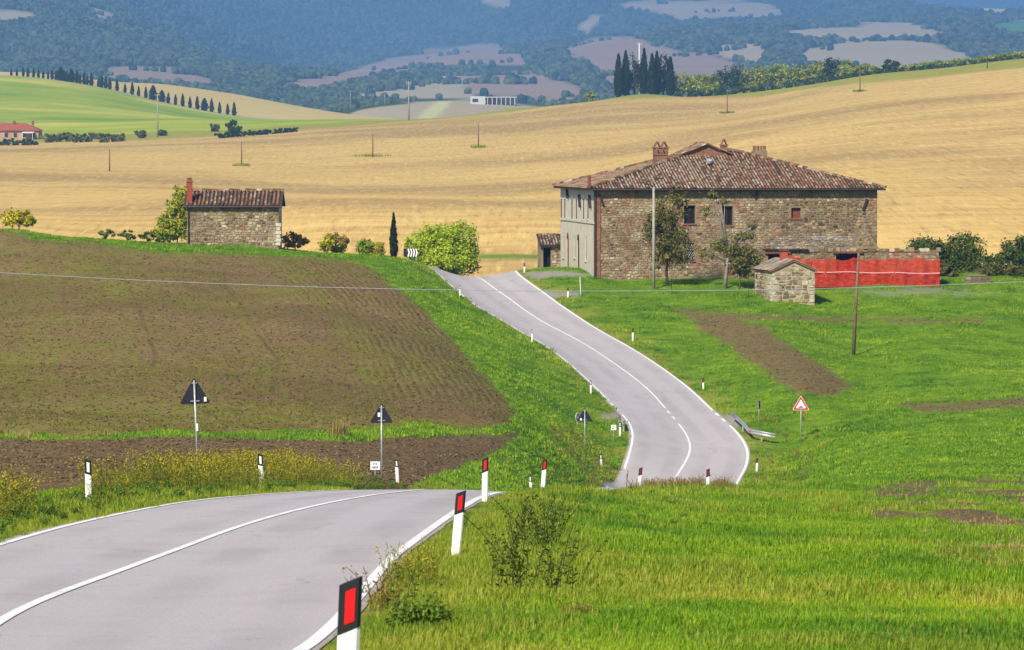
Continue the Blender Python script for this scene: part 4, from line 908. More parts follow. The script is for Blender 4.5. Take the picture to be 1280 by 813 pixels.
MB().tube([(.12, -.12, BH), (.12, -.12, -.1)], .055, 8).build('downpipe', M_PIPE, barn); MB().tube([(-ov, -ov - .07, BH + .06), (BW + ov, -ov - .07, BH + .06)], .065, 6).build('gutter', M_PIPE, brf)
for i in range(6): MB().box((BW - .02, -.055, .15 + i * .3), (.42 if i % 2 else .3, .11, .26)).build('quoin', M_PLASTER, barn)

# ---------------------------------------------------------------- stone oven hut in the yard
sb = at_dist(965, 319.5); sb.z -= .12; hut = empty('stone_hut', sb, R(11)); tag(hut, 'little rubble-stone hut with stone slab roof and red chimney on the grass', 'hut')
SW, SD, SH, SPK = 3.3, 5.2, 2.4, 0.72
m = MB(); m.prism([(0, 0, -.5), (SW, 0, -.5), (SW, 0, SH), (SW / 2, 0, SH + SPK), (0, 0, SH)], (0, SD, 0)); body = m.build('wall', mortar_mat('hut_mortar', (.42, .37, .27), (.34, .29, .2), (.24, .19, .12)), hut)
def okg(a, b, s0, s1): c = (a + b) / 2; return s1 < SH + SPK * (1 - abs(c - SW / 2) / (SW / 2)) - .12
def palh(u, z): return pick([CREAM, (.6, .53, .40)], (1, 2)) if (u < .35 or u > SW - .35) else pick([CREAM, TAN, BROWN, (.22, .17, .09), GREY, DARK], (3, 3, 3, 3, 1, .8))
for vs, c in stone_wall(SW, SH + SPK, okg, palh, (.24, .42), (.28, .62), .06, .03, random.Random(5)):
    MB().add(vs, ST_F, c).build('stone', M_STONE, body)
for vs, c in stone_wall(SD, SH, lambda *a: True, palh, (.24, .40), (.3, .6), .05, .03, random.Random(6)):
    MB().add([Vector((v[1], SD - v[0], v[2])) for v in vs], ST_F, c).build('stone', M_STONE, body)
o = link('wall_stone', stones_mesh('hut_stone', stone_wall(SD, SH, lambda *a: True, palh, (.24, .40), (.3, .6)), lambda u, d, z: Vector((SW - d, u, z))), M_STONE, body); o['kind'] = 'stuff'
m = MB()
for sg in (-1, 1):
    cx = SW / 2; e = Vector((cx + sg * (SW / 2 + .16), -.14, SH - .05)); r_ = Vector((cx, -.14, SH + SPK + .02)); dy = Vector((0, SD + .28, 0)); th = Vector((0, 0, .1))
    q = [e, r_, r_ + dy, e + dy] if sg < 0 else [r_, e, e + dy, r_ + dy]; m.hexa(q + [p + th for p in q])
hr = m.build('roof', M_BRICKWALL, hut)
rr = random.Random(9)
for sg in (-1, 1):
    sl = Vector((-sg * (SW / 2 + .16), 0, SPK + .07)); L_ = sl.length; sl.normalize(); nrm = Vector((sg * sl.z, 0, abs(sl.x)))
    for r_ in range(5):
        y = -.16
        while y < SD + .1:
            ln = rr.uniform(.35, .6); a = Vector((SW / 2 + sg * (SW / 2 + .18), y, SH + .06)) + sl * (r_ * L_ / 5 - .04) + nrm * (.01 + rr.uniform(0, .02)); w2 = L_ / 5 + .06; t_ = rr.uniform(.035, .06)
            q = [a, a + sl * w2, a + sl * w2 + Vector((0, ln - .02, 0)), a + Vector((0, ln - .02, 0))]
            if sg > 0: q = [q[3], q[2], q[1], q[0]]
            MB().hexa(q + [p + nrm * t_ + sl * rr.uniform(-.02, .02) for p in q], jitcol(rr.choice([(.36, .32, .26), (.28, .25, .2), (.42, .37, .28), (.30, .22, .15)]))).build('roof_slab', M_STONE, hr); y += ln
c = MB().box((SW / 2 - .15, 2.3, SH + SPK + .35), (.5, .5, .8)).build('chimney', simple('red_chimney_brick', (.36, .075, .04), .85, .2, .2), hut); MB().box((SW / 2 - .15, 2.3, SH + SPK + .8), (.66, .66, .1)).build('chimney_cap', M_REDWOOD, c)

# ---------------------------------------------------------------- ruined outbuilding in front of the farmhouse
rb_ = at_dist(957, 333.2); rb_.z -= .1; ruin = empty('ruined_outbuilding', rb_, R(2.5)); tag(ruin, 'low roofless stone outbuilding with bricked arches joined to the farmhouse front', 'ruin')
RW = (1174 - 957) / F * 334; RH = 2.55
def ru(px): return (px - 957) / F * 334
def rzp(py): return P(1000, py, 334).z - rb_.z
opr = [(ru(960), ru(984), -.5, rzp(317)), (ru(1045), ru(1075), .2, rzp(316.5))]
m = MB(); box_shell(m, opr, RW, RH, Tf, .4); m.box((RW - .2, 2.3, RH / 2 - .2), (.4, 3.7, RH)); rwall = m.build('wall', M_MORTAR, ruin)
def palr(u, z):
    for cx in (1021, 1091):
        d = math.hypot(u - ru(cx), (z - .9) * 1.1)
        if d < 1.1: return pick([BRICK, (.36, .15, .1)], (3, 2))
    if ru(1118) < u < ru(1155): return pick([(.38, .17, .12), (.48, .35, .26), BRICK], (3, 1, 2))
    return pick([BROWN, TAN, GREY, CREAM, (.22, .16, .09)], (3, 3, 3, 1, 3))
o = link('wall_stone', stones_mesh('ruin_stone', stone_wall(RW, RH, clear_of(opr), palr, (.15, .28), (.18, .45)), Tf), M_STONE, rwall); o['kind'] = 'stuff'
m = MB(); x = 0.0; rr = random.Random(4)
while x < RW:
    l = rr.uniform(.25, .6); h = rr.uniform(.1, .34) if x > 3 else .14; m.box((x + l / 2, .18 + rr.uniform(-.05, .05), RH + h / 2 - .02), (l * .96, .5, h), rr.uniform(-.1, .1), jitcol(rr.choice([TAN, BROWN, GREY, CREAM]))); x += l
o = m.build('coping_stone', M_STONE, rwall); o['kind'] = 'stuff'
for (a, b, z0, z1) in opr:
    MB().box(((a + b) / 2, .9, (z0 + z1) / 2), (b - a + .3, .06, z1 - z0 + .3)).build('dark_interior', M_VOID, ruin)
    MB().box(((a + b) / 2, -.05, z1 + .07), (b - a + .5, .3, .16)).build('lintel', M_REDWOOD, ruin)
m = MB(); m.box((ru(982), .35, RH + .13), (ru(1010) - ru(955), 1.4, .1), 0, None, R(-4)); o = m.build('roof_remnant', M_EAVE, ruin)
m = MB(); q = [(ru(1071), 1.6, rzp(312)), (ru(1103), 1.6, rzp(312)), (ru(1097), 1.6, rzp(303)), (ru(1086), 1.6, rzp(288)), (ru(1078), 1.6, rzp(287))]; m.prism(q, (0, 2.6, 0)); bg_ = m.build('broken_gable', M_MORTAR, ruin)
def okb(a, b, s0, s1): return poly_sd(np.array([(a + b) / 2 + ru(1071)]), np.array([(s0 + s1) / 2]), [(v[0], v[2]) for v in q])[0] > .12
o = link('wall_stone', stones_mesh('gable_stone', stone_wall(ru(1103) - ru(1071), rzp(286), okb, lambda u, z: pick([TAN, BROWN, GREY, CREAM], (4, 3, 2, 1)), (.13, .25), (.16, .36), z0=rzp(312)), lambda u, d, z: Vector((u + ru(1071), 1.6 + d, z))), M_STONE, bg_); o['kind'] = 'stuff'
# red plastic netting
def net_mat():
    n = NT('red_safety_netting'); p = n.obj(); f = n.noise(n.mapping(p, (1, 1, 2)), 2.2, 5, .7); g = n.noise(p, 14, 3)
    col = n.ramp(f, [(.3, (.25, .014, .006)), (.5, (.43, .030, .008)), (.75, (.58, .075, .03))]); n.base(col); n.rough(.6)
    tr = n.node('ShaderNodeBsdfTransparent'); mx = n.node('ShaderNodeMixShader', {0: n.range(g, .40, .68, .05, .42), 1: n.b.outputs[0], 2: tr.outputs[0]}); n.l.new(mx.outputs[0], n.out.inputs[0]); return n.m
nb = at_dist(986, 332.0); fence = empty('netting_fence', nb, R(1.5)); tag(fence, 'red plastic safety netting stretched before the ruined outbuilding', 'fence')
NW = (1177 - 986) / F * 329; nu, nv = 70, 10; V = []; 
for i in range(nu + 1):
    for j in range(nv + 1):
        t = i / nu; v = j / nv; top = 2.28 + (.25 * (1 - t / .12) if t < .12 else 0) + .05 * math.sin(t * 31) - .16 * abs(math.sin(t * math.pi * 7)); V.append((t * NW, .12 * math.sin(t * 40 + v * 2) + .05 * math.sin(t * 97), -.05 + v * top))
Fq = [(i * (nv + 1) + j, (i + 1) * (nv + 1) + j, (i + 1) * (nv + 1) + j + 1, i * (nv + 1) + j + 1) for i in range(nu) for j in range(nv)]
nm_ = net_mat(); link('netting', np_mesh('netting', V, Fq, True), nm_, fence)
V2 = [(NW + .02, -.05 + y, z) for y in (0, 1.5, 3) for z in (-.05, 1.95)]; link('netting_return', np_mesh('netting_return', V2, [(0, 2, 3, 1), (2, 4, 5, 3)]), nm_, fence)
m = MB(); pts = [(t * NW, -.1 + .05 * math.sin(t * 40), 1.18 - .16 * t + .03 * math.sin(t * 20)) for t in np.linspace(.1, 1, 40)]
for p, q in zip(pts[:-1], pts[1:]): m.add([(p[0], p[1] - .03, p[2] - .035), (q[0], q[1] - .03, q[2] - .035), (q[0], q[1] - .03, q[2] + .035), (p[0], p[1] - .03, p[2] + .035)], [(0, 1, 2, 3)])
m.build('pink_tape', simple('pink_tape_plastic', (.75, .30, .34), .5), fence)
for t in np.linspace(0.01, 1, 8): MB().tube([(t * NW, .15, -.3), (t * NW, .15, 2.0)], .02, 6).build('fence_stake', M_IRON, fence)
# stone trough
tb = at_dist(1207, 337); tr_ = empty('stone_trough', tb, R(3)); tag(tr_, 'low dark stone trough lying on the yard grass', 'trough')
rr = random.Random(2); m = MB()
for k in range(2):
    x = 0
    while x < 1.85: l = rr.uniform(.3, .5); MB().box((x + l / 2, .35, .12 + k * .27), (l * .95, .75, .25), rr.uniform(-.03, .03), jitcol(rr.choice([BROWN, (.2, .16, .11), GREY]))).build('stone', M_STONE, tr_); x += l
MB().box((.8, .35, .60), (1.5, .85, .09), .02, (.27, .24, .19)).build('slab', M_STONE, tr_)
# ================================================================== TREES AND SHRUBS
def leaf_mat(name, trans=0.35):
    n = NT(name); c = n.attr('col'); n.base(c); n.rough(0.65); n.b.inputs['Specular IOR Level'].default_value = 0.2
    tr = n.node('ShaderNodeBsdfTranslucent', {'Color': n.mix(1.0, c, (1.15, 1.2, 0.8), 'MULTIPLY')})
    mx = n.node('ShaderNodeMixShader', {0: trans, 1: n.b.outputs[0], 2: tr.outputs[0]}); n.l.new(mx.outputs[0], n.out.inputs[0]); return n.m
M_LEAF = leaf_mat('leaves'); M_BARK = simple('bark', (0.13, 0.10, 0.075), 0.95, 0.1, 0.3, 6.0, bump=0.02); M_PALEBARK = simple('pale_bark', (0.24, 0.21, 0.17), 0.95, 0.1, 0.3, 6.0, bump=0.02)
def leaves_np(ell, n, size, lo, hi, rng, clump=0.22, stretch=1.6, upright=0.0):
    """leaf quads in clumps through a set of ellipsoids (x, y, z, rx, ry, rz)"""
    V = []; C = []; vol = np.array([e[3] * e[4] * e[5] for e in ell]) ** 0.8; vol = vol / vol.sum()
    for e, share in zip(ell, vol):
        m = int(n * share); k = max(6, int(m / 26)); r3 = np.array(e[3:6])
        d = rng.normal(size=(k, 3)); d /= np.linalg.norm(d, axis=1, keepdims=True); rad = rng.uniform(0.25, 1.0, (k, 1)) ** 0.45
        cen = d * rad; shade = rng.uniform(0, 1, k)
        w = rng.integers(0, k, m); p = cen[w] + rng.normal(size=(m, 3)) * clump * 0.62
        p = p * r3 + np.array(e[:3]); nrm = rng.normal(size=(m, 3)) + (d[w] * 0.9) + np.array([0, 0, 0.5]); nrm /= np.linalg.norm(nrm, axis=1, keepdims=True)
        t = rng.normal(size=(m, 3)); t[:, 2] += upright; a = np.cross(nrm, t); a /= np.linalg.norm(a, axis=1, keepdims=True); b = np.cross(nrm, a)
        s = size * rng.uniform(0.6, 1.35, (m, 1)); q = np.stack([p - b * s * stretch / 2, p + a * s * 0.5, p + b * s * stretch / 2, p - a * s * 0.5], 1)
        f = np.clip(shade[w] * 0.65 + rng.uniform(0, 0.35, m), 0, 1)[:, None]; c = np.array(lo) * (1 - f) + np.array(hi) * f
        V.append(q.reshape(-1, 3)); C.append(np.repeat(c, 4, 0))
    V = np.vstack(V); return V, np.arange(len(V)).reshape(-1, 4), np.vstack(C)
def crown_mesh(name, *a, **k):
    V, Fc, C = leaves_np(*a, **k); return np_mesh(name, V, Fc, False, C)
def limbs(ell, trunk_h, r0, rng, per=2, fork=0.35, lean=(0, 0)):
    m = MB(); top = Vector((lean[0], lean[1], trunk_h)); pts = [Vector((0, 0, -0.2)), Vector((lean[0] * .3 + rng.uniform(-.06, .06), lean[1] * .3, trunk_h * .45)), top]
    m.tube(pts, [r0, r0 * .8, r0 * .6], 7)
    for e in ell:
        for _ in range(per):
            q = Vector((e[0] + rng.uniform(-.5, .5) * e[3], e[1] + rng.uniform(-.5, .5) * e[4], e[2] + rng.uniform(-.2, .7) * e[5])); s = pts[1].lerp(top, rng.uniform(fork, 1.0)); mid_ = s.lerp(q, .5) + Vector((rng.uniform(-.15, .15), rng.uniform(-.15, .15), .12 * (q - s).length))
            m.tube([s, mid_, q], [r0 * .42, r0 * .28, r0 * .1], 5)
    return m
def tree(name, label, cat, base, ell, n, size, lo, hi, trunk_h, r0, seed, group=None, bark=None, per=2, lean=(0, 0), clump=0.22, stretch=1.6):
    rg = np.random.default_rng(seed); rp = random.Random(seed); o = empty(name, base); tag(o, label, cat, group)
    limbs(ell, trunk_h, r0, rp, per, lean=lean).build('trunk', bark or M_BARK, o, True)
    link('crown', crown_mesh(name + '_crown', ell, n, size, lo, hi, rg, clump, stretch), M_LEAF, o); return o
def px_ell(base, D, lst, dep=0.9):
    """ellipsoids given in photo pixels around a base point"""
    s = F / D; out = []
    for (cx, cy, rx, ry) in lst:
        q = P(cx, cy, D); out.append((q.x - base.x, random.uniform(-.15, .15) * rx / s, q.z - base.z, rx / s, rx / s * dep, ry / s))
    return out
OLIVE_LO, OLIVE_HI = (0.06, 0.062, 0.012), (0.25, 0.22, 0.04)
b = at_dist(834, 329); tree('ash_tree', 'dark olive leafy tree beside the grey pole by farmhouse wall', 'tree', b, px_ell(b, 329, [(838, 262, 20, 24), (832, 292, 28, 26), (845, 312, 24, 22), (815, 285, 16, 18), (830, 325, 20, 12), (850, 245, 12, 14)]), 5600, 0.13, OLIVE_LO, OLIVE_HI, 2.6, 0.13, 1, per=3)
b = at_dist(906, 328); sp = px_ell(b, 328, [(893, 244, 9, 6), (903, 252, 8, 5), (885, 262, 8, 7), (898, 308, 14, 8), (930, 296, 14, 6), (944, 282, 9, 5), (882, 318, 10, 7), (932, 322, 18, 13), (925, 338, 14, 8), (915, 312, 12, 8)])
tree('sparse_tree', 'thin bare-branched tree with a few leaf sprays before farmhouse windows', 'tree', b, sp, 2600, 0.13, (0.08, 0.09, 0.015), (0.22, 0.23, 0.04), 3.0, 0.17, 2, bark=M_PALEBARK, per=3, lean=(.25, 0), clump=.4)
b = at_dist(924, 327); tree('young_tree', 'small olive green sapling between hut and bare tree', 'tree', b, px_ell(b, 327, [(926, 322, 16, 14), (932, 335, 14, 10)]), 700, 0.16, (0.08, 0.085, 0.015), (0.22, 0.21, 0.04), 1.4, 0.05, 22, clump=.35)
YL, YH = (0.16, 0.20, 0.010), (0.62, 0.60, 0.03)
def bush(name, label, cat, px, D, lst, n, size, lo, hi, seed, group=None, trunk=0.06, base=None):
    b = base if base is not None else at_dist(px, D); return tree(name, label, cat, b, px_ell(b, D, lst), n, size, lo, hi, 0.6, trunk, seed, group, per=2)
bush('round_bush', 'large bright yellow-green round bush beside the road crest', 'bush', 565, 356, [(540, 307, 32, 24), (575, 302, 22, 24), (560, 318, 36, 20), (520, 312, 16, 18), (590, 318, 10, 16), (548, 326, 36, 16), (575, 330, 26, 14), (555, 296, 26, 16)], 15000, 0.15, (.15, .24, .012), (.60, .70, .035), 3)
def cypress_mesh(name, h, r, n, size, seed, lo=(0.006, 0.016, 0.006), hi=(0.035, 0.062, 0.016)):
    rg = np.random.default_rng(seed); t = rg.uniform(0, 1, n); prof = np.clip(np.sin(np.clip(t * 0.93 + 0.07, 0, 1) ** 0.62 * math.pi), 0, 1) ** 0.75 * (1 - 0.15 * t); ang = rg.uniform(0, 2 * math.pi, n); rad = r * prof * rg.uniform(0.55, 1.08, n) * (1 + .16 * np.sin(ang * 3 + t * 9))
    p = np.stack([np.cos(ang) * rad, np.sin(ang) * rad, h * (0.04 + 0.96 * t)], 1); up = np.stack([np.cos(ang) * .25, np.sin(ang) * .25, np.ones(n)], 1) + rg.normal(size=(n, 3)) * .18; up /= np.linalg.norm(up, axis=1, keepdims=True)
    a = np.stack([-np.sin(ang), np.cos(ang), np.zeros(n)], 1) + rg.normal(size=(n, 3)) * .5; s = size * rg.uniform(.6, 1.3, (n, 1)); q = np.stack([p - up * s, p + a * s * .45, p + up * s * 1.3, p - a * s * .45], 1)
    f = np.clip(noise2(ang * 1.5 + seed, t * 14, seed) * .7 + rg.uniform(0, .3, n), 0, 1)[:, None]; c = np.array(lo) * (1 - f) + np.array(hi) * f
    V = q.reshape(-1, 3); return np_mesh(name, V, np.arange(len(V)).reshape(-1, 4), False, np.repeat(c, 4, 0))
def cypress(label, base, h, r, n, size, seed, group=None):
    o = empty('cypress_tree', base); tag(o, label, 'cypress', group); MB().tube([(0, 0, -.3), (0, 0, h * .15), (0, 0, h * .85)], [r * .22, r * .2, r * .03], 6).build('trunk', M_BARK, o)
    link('crown', cypress_mesh('cypress_crown', h, r, n, size, seed), M_LEAF, o); return o
b = at_dist(492, 352); cypress('single slim dark cypress between the chevron board and yellow shrubs', b, 3.75, 0.33, 1300, .12, 5)
shr = [('yellow_shrub', 'leafy yellow-green shrub between the barn and cypress, nearest the orange bush', 410, 348, [(408, 304, 11, 10)], (.34, .31, .02), (.72, .64, .06)), ('brown_shrub', 'brownish twiggy shrub between two yellow-green shrubs near the cypress', 426, 349, [(424, 305, 12, 12)], (.24, .19, .04), (.46, .36, .09)),
       ('green_shrub', 'fresh green shrub on the crest grass a few paces from the cypress', 458, 350, [(457, 309, 11, 9)], YL, (.45, .6, .05)), ('yellow_shrub', 'small yellow shrub on the crest beside the slim cypress', 474, 350, [(473, 312, 9, 9)], (.25, .23, .02), (.66, .58, .06)),
       ('orange_bush', 'orange-yellow autumn bush against the barn gable', 369, 343, [(365, 300, 13, 10), (376, 303, 9, 8)], (.36, .20, .01), (.72, .42, .025))]
for i, (nm, lb_, px, D, lst, lo, hi) in enumerate(shr): bush(nm, lb_, 'shrub', px, D, lst, 1100, .15, lo, hi, 30 + i)
bush('barn_tree', 'tall yellow-green tree rising behind the stone barn', 'tree', 222, 352, [(232, 244, 15, 13), (222, 258, 14, 14), (240, 262, 16, 18), (215, 282, 18, 16), (205, 292, 16, 10), (228, 285, 14, 14)], 6500, .15, YL, (.5, .52, .04), 41)
bush('field_bush', 'yellow bush on the crest of the ploughed field', 'bush', 24, 350, [(18, 273, 14, 12), (32, 275, 12, 10)], 1300, .17, (.32, .28, .01), (.72, .62, .03), 42)
for i, (px, w, cy) in enumerate(((133, 10, 292), (160, 12, 294), (185, 12, 296), (205, 12, 298))): bush('low_shrub', 'low green shrub on the field crest before the barn tree', 'shrub', px, 345, [(px, cy, w, 6)], 380, .14, (.03, .07, .01), (.2, .26, .03), 50 + i, 'low shrubs along the field crest')
DG_LO, DG_HI = (.022, .045, .008), (.17, .22, .03)
bush('dark_hedge_bush', 'tall dark green bush behind the end of red netting', 'bush', 1165, 352, [(1160, 318, 26, 22), (1150, 330, 20, 20)], 5200, .15, DG_LO, DG_HI, 60)
bush('dark_hedge_bush', 'broad dark bush behind the stone trough', 'bush', 1205, 353, [(1205, 312, 24, 20), (1215, 330, 30, 18), (1190, 328, 20, 18)], 6500, .15, DG_LO, DG_HI, 61)
bush('dark_hedge_bush', 'rounded dark bush at the far end of the yard hedge', 'bush', 1268, 354, [(1272, 316, 22, 18), (1258, 328, 22, 20), (1290, 320, 22, 22)], 5600, .15, DG_LO, DG_HI, 62)
for i, (px, lb_) in enumerate(((1180, 'small olive yellow shrub at the foot of the dark hedge by the netting'), (1240, 'olive brown shrub at the foot of the hedge beside the stone trough'), (1275, 'pale olive shrub in front of the rounded dark bush'))): bush('olive_shrub', lb_, 'shrub', px, 345, [(px, 341, 17, 11)], 1100, .16, (.05, .055, .012), (.2, .18, .04), 65 + i)
# --- the far ridge row: shrubs and trees along the top of the stubble hill
RID_LO, RID_HI = (.09, .14, .012), (.58, .60, .06)
rid = [(852, 104, 16, 12), (872, 103, 14, 12), (893, 107, 12, 12), (914, 98, 18, 16), (940, 97, 16, 14), (960, 93, 16, 14), (985, 95, 18, 14), (1005, 93, 14, 12), (1022, 90, 13, 12), (1040, 84, 10, 12), (1058, 88, 13, 12), (1080, 90, 13, 9), (1095, 92, 12, 8), (1113, 83, 9, 8), (1135, 89, 15, 8), (1158, 86, 15, 8), (1180, 84, 15, 8), (1203, 81, 15, 8), (1226, 79, 14, 8), (1250, 76, 15, 8), (1272, 73, 15, 8)]
for i, (cx, cy, rx, ry) in enumerate(rid):
    D = 1455; b = P(cx, cy + ry, D); b.z = float(hill_s.z(b.x, D)); top = P(cx, cy - ry, D).z - b.z; top = max(top, 2.5); cz = top * .55; s = F / D; dk = i in (3, 9, 13)
    e = [(0, 0, cz, rx / s * 1.2, rx / s * .8, max(.8, top - cz)), (rx / s * .5, 1, cz * .8, rx / s * .6, rx / s * .5, cz * .8), (-rx / s * .5, -1, cz * .8, rx / s * .6, rx / s * .5, cz * .8)]
    tree('ridge_bush', 'sunlit yellow-green shrub in the row along the stubble hill top' if not dk else 'darker green tree standing up from the hilltop shrub row', 'bush', b, e, 1700, .46, RID_LO if not dk else (.015, .03, .008), RID_HI if not dk else (.10, .14, .03), 1.0, .15, 80 + i, 'shrubs along the stubble hill top', per=1)
for i, px in enumerate(range(850, 1285, 15)):
    D = 1425 if px < 1000 else 1440; py = np.interp(px, [850, 950, 1030, 1150, 1280], [116, 121, 108, 97, 83]); b = P(px, py, D); b.z = float(hill_s.z(b.x, D)); s = F / D
    tree('ridge_hedge_plant', 'low dark green hedge plant at the foot of the hilltop shrubs', 'shrub', b, [(0, 0, .9, 2.6, 2, 1.3)], 260, .5, (.02, .04, .008), (.11, .16, .03), .5, .08, 130 + i, 'low hedge plants below the hilltop shrubs', per=1)
# cypress clump
cl = [(773, 69, 1), (782, 65, 1), (805, 62, 1), (815, 69, 1), (821, 66, 1), (838, 73, 1)]
for i, (px, ty, w) in enumerate(cl):
    D = 1445 + (i % 3) * 3; b = P(px, 118, D); b.z = float(hill_s.z(b.x, D)) ; h = P(px, ty, D).z - b.z; cypress(('outermost cypress of the hilltop clump, on the lone bush side', 'tall cypress in the hilltop clump touching the broad olive tree', 'tallest cypress of the hilltop clump, by the white pylon pole', 'slim cypress in the thick middle of the hilltop clump', 'dark cypress in the hilltop clump pressed against the broad dark tree', 'shorter cypress ending the hilltop clump beside the sunlit shrubs')[i], b, h, 1.55, 1500, .55, 140 + i, 'cypresses in the hilltop clump')
for i, (px, ty, rx) in enumerate(((793, 71, 10), (829, 68, 9))):
    D = 1452; b = P(px, 118, D); b.z = float(hill_s.z(b.x, D)); h = P(px, ty, D).z - b.z; tree('broad_tree', ('broad olive green tree between the slim cypresses of the hilltop clump', 'broad dark green tree beside the last cypress of the hilltop clump')[i], 'tree', b, [(0, 0, h * .6, 2.7, 2.4, h * .4), (.5, 0, h * .35, 2.2, 2, h * .3)], 1500, .5, ((.03, .045, .01), (.008, .02, .006))[i], ((.13, .14, .03), (.05, .075, .02))[i], h * .4, .25, 150 + i)
# cypress lane on the green hill
lane = [15, 22, 30, 36, 43, 49, 55, 61, 66, 71, 77, 81, 84, 90, 97, 101, 106, 110, 115, 124, 128, 133, 138, 147, 157, 166, 174, 183, 192, 203, 211, 220, 229, 238, 247, 256, 265, 275, 285, 293]
lm = [cypress_mesh('lane_crown', 1.0, .17, 420, .075, 160 + k) for k in range(3)]; lt_me = MB().tube([(0, 0, -.05), (0, 0, .3)], .03, 5).mesh('lane_trunk')
lt_me.materials.append(M_BARK); [m_.materials.append(M_LEAF) for m_ in lm]
for i, px in enumerate(lane):
    D = float(np.interp(px, [0, 130, 270, 300], [2140, 2110, 2060, 2040])); x = (px - 640) / F * D; b = Vector((x, D, float(green_s.z(x, D)))); big = i in (10, 13, 28, 29, 35); h = (5.6 if i > 9 else 4.2) * random.uniform(.8, 1.15) * (1.12 if big else 1)
    o = empty('lane_cypress', b); o.scale = (h * (1.9 if big else 1), h * (1.9 if big else 1), h); o.rotation_euler = (0, 0, i * 2.4)
    tag(o, 'broad dark tree among the small cypresses lining the lane' if big else 'small dark cypress lining the lane across the green hill', 'cypress', 'broad trees in the cypress lane' if big else 'cypresses lining the hill lane'); link('crown', lm[i % 3], None, o); link('trunk', lt_me, None, o)
# hedges and trees at the foot of the green hill
def hill_bush(nm, lb_, px, cy, rx, ry, D, lo, hi, seed, group=None, n=420, size=.5):
    b = on_hill(px, cy + ry, 900, 1600); D = b.y; s = F / D; top = 2 * ry / s; e = [(0, 0, top * .52, rx / s, rx / s * .8, top * .5), (rx / s * .4, 0, top * .4, rx / s * .6, rx / s * .6, top * .38)]
    return tree(nm, lb_, 'bush', b, e, n, size, lo, hi, top * .4, .12, seed, group, per=1)
for i, px in enumerate(range(60, 152, 11)): hill_bush('hedge_bush', 'dull green hedge bush in the row beside the red-roofed house', px, 173 - (i % 3) * .6, 8, 5.5, 1330, (.06, .08, .015), (.28, .28, .06), 200 + i, 'hedge bushes beside the red-roofed house')
for i, (px, cy, rx, ry, lb_) in enumerate(((172, 160, 7, 6, 'small round green tree above the hedge end'), (175, 168, 8, 5, 'brownish bush below the small round tree'), (203, 166, 6, 4, 'little yellowish bush near the tall pole'), (268, 160, 6, 5, 'brown bush close to the dark round tree'), (292, 160, 10, 9, 'dark round tree at the near end of the low dark hedge'))):
    hill_bush('hill_bush', lb_, px, cy, rx, ry, 1345, (.012, .03, .008) if i in (0, 4) else (.07, .07, .02), (.07, .12, .02) if i in (0, 4) else (.22, .2, .06), 215 + i, n=700)
for i, px in enumerate(range(275, 370, 9)): hill_bush('low_hedge_plant', 'low dark hedge plant running from the dark round tree', px, np.interp(px, [275, 370], [170, 162]), 7, 3.2, 1345, (.010, .028, .006), (.06, .10, .018), 225 + i, 'low dark hedge plants on the hill foot', n=200)
for i, px in enumerate((4, 16, 28, 40)): hill_bush('garden_bush', 'dark garden bush before the red-roofed house', px, 178, 8, 4, 1300, (.015, .035, .008), (.09, .13, .03), 240 + i, 'garden bushes before the red-roofed house', n=300)
hill_bush('lone_bush', 'single yellow-green bush left of the cypress clump on the ridge path', 739, 122, 8, 5, 1440, RID_LO, RID_HI, 250, n=500)
# ================================================================== ROADSIDE FURNITURE, POLES, FAR HOUSES
def place(px, py, D, k=0.1):
    x, y, z = ground_s.hit([px], [py], D * (1 - k), D * (1 + k))[0]; return Vector((x, y, gz1(x, y)))
def dirty_white():
    n = NT('white_post_plastic'); o = n.obj(); z = n.node('ShaderNodeSeparateXYZ', {0: o}).outputs[2]; f = n.noise(n.mapping(n.pos(), (9, 9, 3)), 1.0, 5, .7)
    dirt = n.math('MULTIPLY', n.range(n.math('ADD', z, n.math('MULTIPLY', f, .3)), .52, .12), n.range(f, .25, .6)); c = n.mix(n.math('MULTIPLY', dirt, .55), (.80, .80, .78), (.36, .32, .22))
    c = n.mix(n.math('MULTIPLY', n.range(n.noise(n.pos(), 22, 4, .7), .60, .72), .4), c, (.45, .43, .38)); n.base(c); n.rough(.5); n.b.inputs['Specular IOR Level'].default_value = .35; return n.m
M_WHITE = dirty_white(); M_BLACK = simple('black_band', (0.012, 0.012, 0.014), 0.5, 0.4, 0.2)
M_RED = NT('red_reflector'); M_RED.base((0.75, 0.008, 0.012)); M_RED.rough(0.25); M_RED.b.inputs['Specular IOR Level'].default_value = 0.6; M_RED = M_RED.m
M_DRED = simple('dull_red_reflector', (0.22, 0.012, 0.015), .4, .5, .1); M_WREF = simple('white_reflector', (0.75, 0.77, 0.78), .3, .5, .05)
M_GALV = simple('galvanised_steel', (0.36, 0.37, 0.38), 0.45, 0.5, 0.2, 8.0, metal=0.35); M_SIGNBACK = simple('sign_back', (0.012, 0.014, 0.022), 0.6, 0.3, 0.2)
M_CONC = simple('concrete_pole', (0.33, 0.31, 0.27), 0.9, 0.2, 0.15, 3.0); M_POLE = simple('weathered_wood_pole', (0.17, 0.115, 0.07), 0.9, 0.15, 0.3, 4.0)
